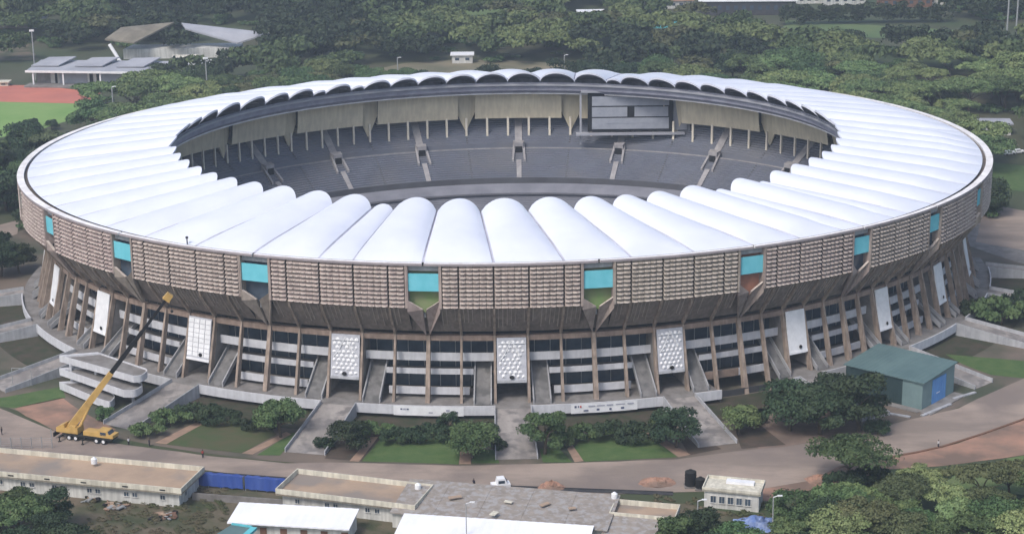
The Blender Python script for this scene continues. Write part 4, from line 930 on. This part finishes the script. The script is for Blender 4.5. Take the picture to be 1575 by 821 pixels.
for (x0, x1, m) in ((1,7,'slab'),(9,10,'black'),(11,23,'panelgrey'),(24,25.5,'black'),(27,28.5,'black'),(29,42,'panelgrey'),(43,48,'glass'),(49,54,'wallwhite')):
    mb = MB(); mb.box(((x0+x1)/2, 1.42, 2.6), (x1-x0, .16, 4.6)); mb.build('bay_panel', M[m], PV)
mb = MB(); [mb.box((x_, -2.4, 3), (.6,.6,6)) for x_ in (1, 14, 30, 46, 58)]; mb.build('post', M['white'], PV)
mb = MB(); mb.prism([(-2,-6),(LP,-6),(LP,1),(-2,1)], 0, .7); mb.build('terrace', M['slab'], PV)
# shell-roofed hall
hx, hy = G(288, 88); HL = empty('shell_hall', (hx, hy, 0), 0, 'hall with two swept grey shell roofs rising above the trees', 'hall')
def shell(pts, m, name):
    # hypar from 4 corners (a,b,c,d) sampled
    mb = MB(); n = 10; rows = []
    for j in range(n+1):
        row = []
        for i in range(n+1):
            s, t = i/n, j/n; p = [lerp(lerp(pts[0][k], pts[1][k], s), lerp(pts[3][k], pts[2][k], s), t) for k in range(3)]; p[2] += 1.2*math.sin(PI*s)*math.sin(PI*t); row.append(tuple(p))
        rows.append(row)
    mb.grid(rows); mb.grid([[(p[0],p[1],p[2]-.7) for p in r] for r in rows])
    for e_ in (rows[0], rows[-1], [r[0] for r in rows], [r[-1] for r in rows]): mb.grid([e_, [(p[0],p[1],p[2]-.7) for p in e_]])
    mb.build(name, m, HL, smooth=False)
shell([(0,0,13),(24,-7,7.5),(38,-2,11),(-4,13,13.5)], M['roofpale'], 'roof_shell')
shell([(-35,-8,10),(-21,-12,9),(-6,6,15),(-30,5,13)], mat('shellbrown', (.22,.20,.16), (.14,.125,.10), scale=.2), 'roof_shell')
mb = MB(); mb.prism([(-28,-4),(24,-2),(24,10),(-26,8)], 0, 4.5); mb.build('wall', M['wallwhite'], HL)
mb = MB(); mb.tube((-28,-11,0), (-33,-8,7.5), .8, n=8); mb.tube((30,-8,0), (30,-6,5), .8, n=8); mb.build('buttress', M['white'], HL)
def house(u, v, w, d, h, rz, wall, roof, label, pitch=0.0, name='house', zlift=0):
    x_, y_ = G(u, v); o = empty(name, (x_, y_, 0), rz, label, 'house' if name == 'house' else name.replace('_', ' '))
    mb = MB(); mb.box((0, d/2, h/2), (w, d, h)); mb.build('wall', M[wall], o)
    mb = MB(); e = .7
    if pitch: 
        mb.grid([[(-w/2-e,-e,h-.1),(w/2+e,-e,h-.1)], [(-w/2-e,d/2,h+pitch),(w/2+e,d/2,h+pitch)], [(-w/2-e,d+e,h-.1),(w/2+e,d+e,h-.1)]]); mb.poly([(-w/2-e,-e,h-.1),(-w/2-e,d+e,h-.1),(-w/2-e,d/2,h+pitch)]); mb.poly([(w/2+e,-e,h-.1),(w/2+e,d+e,h-.1),(w/2+e,d/2,h+pitch)])
    else: mb.box((0, d/2, h+.2), (w+2*e, d+2*e, .45))
    mb.build('roof', M[roof], o)
    nwin = max(1, int(w/4))
    for i in range(nwin): mb = MB(); mb.box((-w/2+w*(i+.5)/nwin, -.06, h*.55), (min(1.8, w/nwin*.5), .12, h*.32)); mb.build('window', M['glass'], o)
    return o
house(711, 98, 9, 6, 3.6, .0, 'wallwhite', 'white', 'small white flat-roofed kiosk just beyond the far rim', name='kiosk')
house(910, 32, 13, 7, 4, .05, 'wallwhite', 'white', 'white low building in the trees behind the scoreboard', 0, 'house')
house(1030, 14, 24, 14, 4, .1, 'wallwhite', 'rooftile', 'brown tile-roofed house left of the long dark hall', 3)
house(1022, 44, 11, 8, 3, -.1, 'turq', 'turq', 'small turquoise-roofed house in front of the brown tile-roofed one', 1, 'house')
house(1150, 24, 48, 20, 7, -.03, 'darkwall', 'white', 'long dark hall with white flat roof at the upper right', 0, 'hall')
house(1395, 12, 26, 12, 5, .04, 'brown', 'rooftile', 'reddish house behind the dark hedge at the upper right', 3)
house(1440, 9, 10, 8, 5, 0, 'wallwhite', 'white', 'small white house right of the reddish house behind the hedge', 0)
house(1300, 8, 22, 12, 5, .1, 'wallwhite', 'rooftile', 'tile-roofed house behind the hedge, right of the long dark hall', 3)
house(1250, 6, 16, 10, 4, .1, 'wallwhite', 'tan', 'small tan-roofed house between the long dark hall and the tile-roofed one', 2)
house(885, -2, 20, 12, 5, 0, 'wallwhite', 'roofpale', 'grey-roofed house at the very top behind the white low building', 2)
house(300, 112, 14, 8, 3.5, .1, 'wallwhite', 'white', 'low white building right of the pavilion', 0)
house(285, 102, 10, 6, 3.5, .1, 'wallwhite', 'offwhite', 'small cream building behind the low white one by the pavilion', 0)
house(20, 44, 30, 8, 4, 0, 'slab', 'roofpale', 'long grey-roofed building in the trees at the upper left', 0)
house(1520, 208, 16, 8, 4, -.1, 'wallwhite', 'roofpale', 'pale building beyond the right end of the roof', 0)
house(-2, 133, 8, 3, 1.6, 0, 'offwhite', 'offwhite', 'low cream shelter on the red track at the left edge', 0, 'shelter')
# long dark hedge (clipped)
# parked cars right of the stadium
def car(paint):
    o = empty('parked_car', (0,0,0)); mb = MB()
    mb.prism([(-2.2,-.9),(2.2,-.9),(2.2,.9),(-2.2,.9)], .35, [.85,.95,.95,.85]); mb.hexa([(-1.6,-.85,.9),(1.2,-.85,.9),(1.2,.85,.9),(-1.6,.85,.9),(-1.1,-.7,1.5),(.6,-.7,1.5),(.6,.7,1.5),(-1.1,.7,1.5)]); mb.build('body', M[paint], o)
    mb = MB(); mb.box((-.25,-.8,1.2), (1.6,.06,.35)); mb.box((-.25,.8,1.2), (1.6,.06,.35)); mb.build('window', M['glass'], o)
    for sx in (-1.35,1.35):
        for sy in (-.85,.85): mb = MB(); mb.tube((sx,sy-.1,.33), (sx,sy+.1,.33), .34, n=10); mb.build('wheel', M['tyre'], o)
    return o
c_ = car('white'); spots = [(1512,214,.2,'white parked car nearest the roof at the right end'),(1530,200,.1,'white parked car in front of the trees, left of the pair'),(1547,201,1.4,'white parked car at the right edge of the pair'),(1552,238,.3,'white car in the lot right of the rim, left one'),(1566,236,.2,'white car in the lot right of the rim, right one')]
for i, (u, v, rz, lab) in enumerate(spots):
    o = c_ if i == 0 else copy_tree(c_); x_, y_ = G(u, v); o.location = (x_, y_, .05); o.rotation_euler = (0,0,rz); o['label'] = lab; o['category'] = 'car'; o['group'] = 'white cars parked right of the stadium'

# ------------------------------------------------------------------ trees
def foliage(seed, rx, ry, rz, cz, nclump, leaves, ls, flat=0.0, lumpy=.35, hollow=.55):
    r = np.random.default_rng(seed)
    C_ = []
    for i in range(nclump):
        while True:
            d = r.normal(size=3); d /= np.linalg.norm(d)
            if flat and d[2] < -.25: continue
            if d[2] > -.75: break
        k = r.uniform(.45, .85)
        C_.append((d*np.array([rx,ry,rz])*k + np.array([0,0,cz]), r.uniform(.75,1.25)*lumpy*min(rx,ry)))
    P = []; Nn = []
    per = leaves//nclump
    for c, rad in C_:
        d = r.normal(size=(per,3)); d /= np.linalg.norm(d, axis=1)[:,None]
        d[:,2] = np.where(d[:,2] < -.35, -d[:,2], d[:,2])
        rr = rad*r.uniform(hollow, 1.08, size=(per,1)); sq = np.array([1,1,.62 if not flat else .36])
        P.append(c+d*rr*sq); Nn.append(d + r.normal(size=(per,3))*.55)
    P = np.concatenate(P); Nn = np.concatenate(Nn); Nn /= np.linalg.norm(Nn, axis=1)[:,None]
    a = np.cross(Nn, r.normal(size=P.shape)); a /= np.linalg.norm(a, axis=1)[:,None]; b = np.cross(Nn, a)
    s = ls*r.uniform(.6,1.35,size=(len(P),1)); a *= s; b *= s*r.uniform(.55,1,size=(len(P),1))
    V = np.stack([P-a, P-b*.8+a*.1, P+a, P+b*.9], 1).reshape(-1,3)
    return V
def quads_mesh(name, V, m):
    me = bpy.data.meshes.new(name); n = len(V)//4
    me.vertices.add(len(V)); me.vertices.foreach_set('co', V.astype(np.float32).ravel())
    me.loops.add(n*4); me.loops.foreach_set('vertex_index', np.arange(n*4, dtype=np.int32)); me.polygons.add(n); me.polygons.foreach_set('loop_start', np.arange(0, n*4, 4, dtype=np.int32)); 
    me.materials.append(m); me.update(calc_edges=True); me.validate(); return me
def trunk_mesh(seed, h, r0, rx, nb=5, m='bark', lean=.1):
    r = random.Random(seed); mb = MB(); top = (r.uniform(-lean,lean)*h, r.uniform(-lean,lean)*h, h*.5)
    mb.tube((0,0,-.2), top, r0, r0*.7, n=7)
    for i in range(nb):
        w = 2*PI*i/nb+r.uniform(-.4,.4); k = rx*r.uniform(.45,.7); e = (top[0]+k*math.cos(w), top[1]+k*math.sin(w), h*r.uniform(.75,.95)); md = (lerp(top[0],e[0],.4), lerp(top[1],e[1],.4), lerp(top[2],e[2],.6))
        mb.tube(top, md, r0*.5, r0*.35, n=5, cap=False); mb.tube(md, e, r0*.35, r0*.12, n=5, cap=False)
    return mb
TREES = {}
# name, rx, ry, rz, cz, clumps, leaves, leafsize, flat, lumpy, trunk h, trunk r, mats
specs = {
 'acacia': (6.5,6.0,1.9,5.6,26,3600,.30,1,.30,5.6,.32,'leaf_light'),
 'acacia2': (5.5,6.5,1.6,5.0,22,3200,.30,1,.32,5.0,.30,'leaf_olive'),
 'broad': (5.0,4.8,3.2,4.0,24,4200,.30,0,.36,5.0,.34,'leaf'),
 'broad2': (4.6,5.0,3.7,4.4,22,4200,.31,0,.38,5.4,.34,'leaf_dark'),
 'round': (3.4,3.3,2.7,2.7,16,2600,.25,0,.42,3.4,.22,'leaf'),
 'shrub': (2.6,2.4,1.3,1.2,14,1600,.22,0,.40,1.4,.10,'leaf_dark'),
 'hedge': (4.4,2.2,1.2,1.1,18,2200,.24,0,.42,1.2,.10,'leaf_dark'),
}
protos = {}
def make_tree(kind, variant, leaf=None):
    key = (kind, variant, leaf)
    if key in protos: return protos[key]
    rx,ry,rz,cz,nc,nl,ls,flat,lump,th,tr,lm_ = specs[kind]
    V = foliage(len(kind)*31+variant*17+int(rx*10), rx,ry,rz,cz,nc,int(nl*1.7),ls*.78,flat,lump*(.85+.1*variant))
    me = quads_mesh('crown', V, M[leaf or lm_]); tm = trunk_mesh(variant, th, tr, rx); tme = bpy.data.meshes.new('trunk'); tme.from_pydata(tm.v, [], tm.f); tme.materials.append(M['bark'])
    protos[key] = (me, tme); return protos[key]
def tree(kind, variant, x_, y_, s, label, group=None, leaf=None, name='tree', cat='tree', sz=None, rz=None, z=0):
    me, tme = make_tree(kind, variant, leaf)
    o = empty(name, (x_, y_, z), random.uniform(0, 6.28) if rz is None else rz, label, cat, group); o.scale = (s, s, s*(sz or 1))
    c = bpy.data.objects.new('crown', me); COL.objects.link(c); c.parent = o
    t = bpy.data.objects.new('trunk' if name != 'shrub' else 'stem', tme); COL.objects.link(t); t.parent = o
    return o
# garden trees: (u base, v base, kind, scale, label, leaf)
gt = [
 (432,672,'broad',.95,'round green tree on the bed left of the second ramp from the crane','leaf',1),
 (536,692,'round',1.1,'small round dark tree between the left lawn and the ramp with the stacked ovals screen','leaf_dark',2),
 (726,704,'broad',.92,'olive-green tree just left of the central ramp','leaf',3),
 (838,698,'broad2',1.0,'tall bushy tree just right of the central ramp','leaf',4),
 (1040,688,'broad',.98,'wide dark tree left of the ramp at the right of the logo banner','leaf_dark',5),
 (1138,668,'round',1.05,'small bright green tree standing on the soil right of the curving ramp','leaf_light',6),
 (1215,662,'broad2',1.15,'dark tree at the left end of the thicket beside the green shed','leaf_dark',7),
 (1262,668,'broad2',1.2,'dark tree in the middle of the thicket left of the green shed','leaf_dark',8),
 (1322,662,'broad2',1.35,'tallest dark tree touching the left wall of the green shed','leaf_dark',9),
 (1290,640,'broad',1.1,'dark tree at the back of the thicket left of the green shed','leaf_dark',10),
 (1308,742,'acacia',1.15,'flat-topped acacia standing alone on the right road edge','leaf',11),
 (690,668,'round',.8,'thin tree behind the left lawn beside the white banner','leaf_dark',12),
]
for u, v, k, s, lab, lf, vr in gt:
    x_, y_ = G(u, v); tree(k, vr % 4, x_, y_, s*1.22, lab, None, lf, sz=.82 if vr == 11 else 1)
shr = [(262,655,1.1,'hedge','leafy shrub at the left end of the bed right of the crane ramp'),(300,648,1.2,'hedge','leafy shrub in the middle of the bed right of the crane ramp'),(342,652,1.0,'hedge','leafy shrub at the right end of the bed right of the crane ramp'),(225,672,.9,'hedge','low shrub hugging the foot of the crane ramp'),
 (612,682,1.0,'hedge','dark shrub behind the left end of the lawn left of the central ramp'),(655,678,1.1,'hedge','dark shrub behind the middle of the lawn left of the central ramp'),(905,678,1.1,'hedge','dark shrub behind the left end of the lawn below the logo banner'),(945,676,1.2,'hedge','dark shrub behind the middle of the lawn below the logo banner'),(985,680,1.2,'hedge','dark shrub behind the right end of the lawn below the logo banner'),(870,685,.9,'shrub','small dark shrub right of the tree beside the central ramp'),(765,690,.8,'shrub','small dark shrub against the left wall of the central ramp'),(500,690,.7,'shrub','small shrub between the round dark tree and the ramp'),
 (1015,668,1.0,'shrub','dark shrub under the podium end of the logo banner'),(1165,650,.8,'shrub','small shrub beside the brown columns right of the bright tree'),(1350,668,.9,'shrub','flowering shrub at the foot of the thicket by the shed'),(160,645,.8,'shrub','shrub behind the crane boom foot'),
 (1292,752,1.0,'hedge','shrub under the left side of the lone acacia by the road'),(1335,742,1.0,'hedge','shrub under the right side of the lone acacia by the road'),(575,672,1.0,'hedge','dark shrub below the podium left of the white banner lawn'),(800,668,.0001,'shrub','x') if False else (735,672,.9,'hedge','dark shrub below the podium behind the olive-green tree'),(400,660,.9,'hedge','leafy shrub below the podium behind the round green tree'),
 (1540,500,2.0,'hedge','dark green shrub mass between the right-hand ramps'),(1510,492,1.6,'hedge','shrub mass against the foot of the right end columns'),(1570,488,2.0,'hedge','dark shrub mass at the right edge between the ramps')]
for i, (u, v, s, k, lab) in enumerate(shr):
    x_, y_ = G(u, v); tree(k, i % 3, x_, y_, s*1.25, lab, None, 'leaf_dark' if i % 3 else 'leaf', 'shrub', 'shrub', sz=1.2, rz=0)
# foreground lower-right thicket
fr = random.Random(21); cnt = 0
near_lab = ['flat-topped olive tree', 'bright green spreading tree', 'dark rounded tree', 'mid-green spreading tree']
def place_mass(poly_px, n, kinds, leafs, group, labelfn, smin, smax, sep, r, hz=5, maxn=400, zs=None):
    P = [G(u, v) for u, v in poly_px]; xs = [p[0] for p in P]; ys = [p[1] for p in P]; pts = []
    def inside(x, y):
        c = False
        for i in range(len(P)):
            (x1,y1),(x2,y2) = P[i], P[(i+1) % len(P)]
            if (y1 > y) != (y2 > y) and x < (x2-x1)*(y-y1)/(y2-y1)+x1: c = not c
        return c
    tries = 0
    while len(pts) < n and tries < n*60:
        tries += 1; x, y = r.uniform(min(xs), max(xs)), r.uniform(min(ys), max(ys))
        if inside(x, y) and all((x-a)**2+(y-b)**2 > sep*sep for a, b in pts): pts.append((x, y))
    pts.sort(key=lambda p: p[1])
    return pts
def PX(x, y, z=0):
    d = np.array([x, y, z])-CAM; w = d@_fw; return W0/2+F*(d@RT)/w, H0/2-F*(d@UP)/w
masses = [
 ([(1285,790),(1400,768),(1575,752),(1660,742),(1680,930),(1270,930)], 46, 'right', 'trees filling the lower right corner', 6.2),
 ([(1195,822),(1290,812),(1290,930),(1190,930)], 9, 'mid', 'trees right of the guardhouse', 6.0),
 ([(1045,828),(1150,836),(1180,930),(1020,930)], 8, 'low', 'trees below the guardhouse', 6.0),
 ([(-30,800),(60,798),(120,812),(140,930),(-60,930)], 14, 'left', 'trees in the lower left corner', 6.0)]
rm = random.Random(4)
side_names = {'right': 'in the lower right corner', 'mid': 'right of the guardhouse', 'low': 'below the guardhouse', 'left': 'in the lower left corner'}
for poly_, n, key, grp, sep in masses:
    pts = place_mass(poly_, n, None, None, None, None, 1, 1, sep, rm)
    for i, (x, y) in enumerate(pts):
        if key == 'right': k, lf = rm.choice([('acacia','leaf_pale'),('acacia2','leaf_pale'),('acacia','leaf_pale'),('acacia2','leaf_light'),('acacia2','leaf_olive'),('acacia','leaf_olive'),('acacia2','leaf'),('broad','leaf')])
        elif key == 'left': k, lf = rm.choice([('broad','leaf_dark'),('broad2','leaf_dark'),('acacia2','leaf')])
        else: k, lf = rm.choice([('broad','leaf_dark'),('broad2','leaf'),('acacia','leaf')])
        adj = {'leaf_pale':'pale green','leaf_light':'bright green','leaf':'mid-green','leaf_olive':'olive-green','leaf_dark':'dark green'}[lf]; sh_n = 'flat-topped' if 'acacia' in k else 'rounded'
        tree(k, rm.randrange(4), x, y, rm.uniform(.85,1.2), '%s %s tree %s' % (adj, sh_n, side_names[key]), '%s %s trees %s' % (adj, sh_n, side_names[key]), lf)
# background wood
bk = random.Random(9)
def clear(x, y):
    u, v = PX(x, y)
    r_ = math.hypot(*[a for a in ((x)/ (A_+22), (y)/(B_+22))])
    if r_ < 1: return True
    boxes = [(-200,96,140,246),(30,80,245,160),(240,80,275,140),(285,40,415,116),(250,96,330,120),(680,-10,850,26),(690,84,740,104),(560,96,900,140),(885,12,935,52),(1000,-6,1090,42),(1000,40,1045,62),(1075,-14,1212,56),(1205,-40,1470,66),(1490,180,1600,245),(1200,34,1600,80),(1525,248,1700,420),(-100,330,30,600),(-80,62,50,94)]
    for a, b, c, d in boxes:
        if a < u < c and b < v < d: return True
    return False
pts = []; gridc = {}
tries = 0
while tries < 9000 and len(pts) < 1500:
    tries += 1; y = -40+ (780+40)*bk.random()**.9; hw = (y+500)*.285+30; x = bk.uniform(-hw, hw)
    if clear(x, y): continue
    key = (int(x//9), int(y//9))
    if any(math.hypot(x-a, y-b) < 8.6 for i in (-1,0,1) for j in (-1,0,1) for a, b in gridc.get((key[0]+i, key[1]+j), [])): continue
    gridc.setdefault(key, []).append((x, y)); pts.append((x, y))
pts.sort(key=lambda p: p[1])
def density(x, y): return math.sin(x*.021+1.3)*math.cos(y*.017-.5)+.5*math.sin(x*.05+y*.043)
big = []; far = []
vis = []
for x, y in pts:
    u, v = PX(x, y, 5)
    if u < -25 or u > 1600 or v < -40: far.append((x, y)); continue
    vis.append((x, y))
ind = vis[:285]; far += vis[285:]
lab_kind = {('acacia','leaf_light'):'pale green flat-topped tree in the wood beyond the stadium',('acacia','leaf'):'mid-green flat-topped tree in the wood beyond the stadium',('acacia2','leaf_olive'):'olive flat-topped tree in the wood beyond the stadium',('broad','leaf_dark'):'dark rounded tree in the wood beyond the stadium',('broad','leaf'):'mid-green rounded tree in the wood beyond the stadium',('broad2','leaf_dark'):'tall dark tree in the wood beyond the stadium'}
def pick(x, y):
    d = density(x, y)+bk.uniform(-.5,.5)
    if x > 60: d += .35
    if d > .75: return ('acacia','leaf_light')
    if d > .3: return bk.choice([('acacia','leaf'),('broad','leaf')])
    if d > .0: return bk.choice([('acacia2','leaf_olive'),('broad','leaf'),('acacia','leaf')])
    return bk.choice([('broad','leaf_dark'),('broad2','leaf_dark')])
for x, y in ind:
    k = pick(x, y); tree(k[0], bk.randrange(4), x, y, bk.uniform(1.15,1.9), lab_kind[k], lab_kind[k].replace('tree', 'trees'), k[1])
# far wood as one mass: low-cost crowns of leaf clumps in one mesh
lib = [foliage(100+i, 6.2, 6.0, (2.0 if i % 2 else 3.2), 5.5, 16, 800, .62, i % 2, .36) for i in range(6)]
Vs = []; mi = []
lm = ['leaf','leaf_dark','leaf_light','leaf_olive']
for x, y in far:
    k = pick(x, y); li = (1 if 'acacia' in k[0] else 0)+2*bk.randrange(3); s = bk.uniform(1.15,1.9); w = bk.uniform(0, 6.28)
    V = lib[li].copy(); c, sn = math.cos(w), math.sin(w); X = V[:,0]*c-V[:,1]*sn; Y = V[:,0]*sn+V[:,1]*c
    Vs.append(np.stack([X*s+x, Y*s+y, V[:,2]*s], 1)); mi += [lm.index(k[1])]*(len(V)//4)
V = np.concatenate(Vs); me = quads_mesh('far_wood', V, M['leaf']); 
for n_ in lm[1:]: me.materials.append(M[n_])
me.polygons.foreach_set('material_index', np.array(mi, dtype=np.int32)); me.update()
o = bpy.data.objects.new('far_wood', me); COL.objects.link(o); tag(o, 'far mass of green treetops at the top of the picture', 'wood', kind='stuff')
# undergrowth between the trees
ug = []; r_ = np.random.default_rng(5); lib2 = [foliage(200+i, 3.4, 3.0, 1.2, .9, 10, 260, .42, 0, .42) for i in range(4)]
k = 0
while k < 1500:
    y = -20+ 560*r_.random(); hw = (y+500)*.285+10; x = r_.uniform(-hw, hw)
    k += 1
    if clear(x, y): continue
    Vq = lib2[k % 4]; s = r_.uniform(.7,1.5); ug.append(Vq*s+np.array([x, y, 0]))
me = quads_mesh('undergrowth', np.concatenate(ug), M['leaf']); o = bpy.data.objects.new('undergrowth', me); COL.objects.link(o); tag(o, 'low scrub and bushes covering the ground beyond the stadium', 'undergrowth', kind='stuff')
# clipped dark hedge at upper right
pa_, pb_ = G(1212, 38), G(1448, 34); hv = []; L_ = math.dist(pa_, pb_)
Vh = [foliage(300+i, 7, 4, 5.5, 4.5, 14, 700, .6, 0, .6)+np.array([L_*i/16, 0, 0]) for i in range(17)]
me = quads_mesh('hedge_row', np.concatenate(Vh), M['leaf_dark']); o = bpy.data.objects.new('hedge_row', me); COL.objects.link(o); o.location = (pa_[0], pa_[1], 0); o.rotation_euler = (0,0,math.atan2(pb_[1]-pa_[1], pb_[0]-pa_[0])); tag(o, 'long straight dark hedge in front of the houses at the upper right', 'hedge')
# trees at the left edge beside the stadium, garden trees near the playing field
for u, v, k, s, lab, lf in ((48,207,'round',1.2,'dark conical tree at the edge of the playing field','leaf_dark'),(80,200,'round',.8,'smaller dark tree right of the conical one at the playing field','leaf_dark'),
   (2,425,'broad2',1.3,'dark tree at the left edge below the stadium band','leaf_dark'),(30,420,'broad2',1.1,'dark tree touching the left end of the stadium','leaf_dark'),(-14,400,'broad',1.3,'dark tree cut off by the left edge','leaf_dark'),(1555,128,'round',2.6,'yellow-green rounded tree at the right edge','leaf_light')):
    x_, y_ = G(u, v); tree(k, 2, x_, y_, s, lab, None, lf)

wr = np.random.default_rng(12); tl = []; tuft = foliage(777, .8,.8,.45,.3, 5, 110, .14, 0, .5)
for _ in range(330):
    u_, v_ = wr.uniform(135, 350), wr.uniform(752, 850)
    if u_ < 290 and v_ < 752+ (u_-135)*.16: continue
    x_, y_ = G(u_, v_); tl.append(tuft*wr.uniform(.5,1.3)+np.array([x_, y_, 0]))
for _ in range(260):
    u_ = wr.uniform(850, 1250); x_, y_ = G(u_, wr.uniform(764, 850)); tl.append(tuft*wr.uniform(.5,1.4)+np.array([x_, y_, 0]))
me = quads_mesh('weeds', np.concatenate(tl), mat('weed', (.13,.105,.07), (.075,.09,.04), scale=.15)); o = bpy.data.objects.new('weeds', me); COL.objects.link(o); tag(o, 'dry weeds and scrub in the yards between the low buildings', 'weeds', kind='stuff')
jr = random.Random(31)
for (u, v, lab) in ((150,768,'heap of dark scrap behind the long tan-roofed building, nearest the trees'),(178,780,'low heap of pale brush and boards in the yard below the long building'),(250,795,'scattered brown timber heap in the yard left of the turquoise canopy')):
    x_, y_ = G(u, v); mb = MB(); ms = [M['brown'], M['steel'], M['black'], M['tan'], M['path']]
    for _ in range(26): mb.box((jr.uniform(-2.4,2.4), jr.uniform(-1.6,1.6), jr.uniform(.1,.55)), (jr.uniform(.4,2.2), jr.uniform(.2,.8), jr.uniform(.1,.4)), jr.uniform(0,3), jr.choice(ms))
    o = mb.build('scrap_heap'); o.location = (x_, y_, 0); tag(o, lab, 'heap')
# roof clutter of the workshop: loose sheets
for k, (u, v, w_, d_, rz_) in enumerate(((700,765,2.6,1.1,.3),(782,772,1.6,.8,-.4),(838,776,2.2,1.0,.7),(760,790,1.8,1.2,1.1),(880,782,1.4,.9,.2))):
    x_, y_ = G(u, v, 4.3); mb = MB(); mb.box((0,0,.1), (w_, d_, .14)); o = mb.build('roof_sheet', M['offwhite'] if k % 2 else M['tan']); o.location = (x_, y_, 4.35); o.rotation_euler = (.03,0,rz_)
    tag(o, ['pale tan sheet lying at the left of the grey workshop roof','cream sheet lying on the middle back of the grey workshop roof','tan sheet lying near the far right back of the grey workshop roof','cream sheet lying near the front of the grey workshop roof','small tan sheet at the right end of the grey workshop roof'][k], 'sheet')
# ------------------------------------------------------------------ haze
if True:
    mb = MB(); mb.box((0, 300, 100), (5200, 5200, 206)); hz = mb.build('haze', None) if False else None
    me = bpy.data.meshes.new('haze'); bm = bmesh.new(); bmesh.ops.create_cube(bm, size=1); bm.to_mesh(me); bm.free()
    hz = bpy.data.objects.new('haze', me); COL.objects.link(hz); hz.location = (0, 150, 84.5); hz.scale = (6400, 6800, 171); tag(hz, 'thin pale haze over the whole scene', 'haze', kind='stuff')
    m = bpy.data.materials.new('haze'); m.use_nodes = True; nt = m.node_tree; nt.nodes.remove(nt.nodes['Principled BSDF']); vol = nt.nodes.new('ShaderNodeVolumePrincipled')
    vol.inputs['Color'].default_value = (.74,.84,1.0,1); vol.inputs['Density'].default_value = .00018; vol.inputs['Anisotropy'].default_value = .2
    nt.links.new(vol.outputs[0], nt.nodes['Material Output'].inputs['Volume']); me.materials.append(m)

# ------------------------------------------------------------------ light, world, camera
world_ = bpy.data.worlds.new('World'); scene.world = world_; world_.use_nodes = True; nt = world_.node_tree
sky = nt.nodes.new('ShaderNodeTexSky'); sky.sky_type = 'NISHITA'; sky.sun_disc = False; EL, AZ = R(52), R(215)
sky.sun_elevation = EL; sky.sun_rotation = AZ; sky.air_density = 1.2; sky.dust_density = 3.5; sky.ozone_density = 1.0
nt.links.new(sky.outputs[0], nt.nodes['Background'].inputs[0]); nt.nodes['Background'].inputs[1].default_value = .125
sd = bpy.data.lights.new('sun', 'SUN'); sd.energy = 1.5; sd.angle = R(14); sd.color = (1,.96,.90); so = bpy.data.objects.new('sun', sd); COL.objects.link(so)
# sun direction: rotation measured clockwise from +Y
dirv = Vector((math.sin(AZ)*math.cos(EL), math.cos(AZ)*math.cos(EL), math.sin(EL))); so.rotation_euler = dirv.to_track_quat('Z', 'Y').to_euler(); so.location = dirv*300
cd = bpy.data.cameras.new('camera'); co = bpy.data.objects.new('camera', cd); COL.objects.link(co); scene.camera = co
cd.sensor_width = 36; cd.lens = F/W0*36; cd.clip_end = 8000; cd.clip_start = 1
mw = Matrix(((RT[0], UP[0], -_fw[0], CAM[0]), (RT[1], UP[1], -_fw[1], CAM[1]), (RT[2], UP[2], -_fw[2], CAM[2]), (0,0,0,1))); co.matrix_world = mw
scene.view_settings.view_transform = 'Standard'; scene.view_settings.look = 'None'; scene.view_settings.gamma = 1; scene.view_settings.exposure = 0.5
scene.render.resolution_x = 1024; scene.render.resolution_y = 533
scene.cycles.volume_bounces = 1 if hasattr(scene, 'cycles') else 0
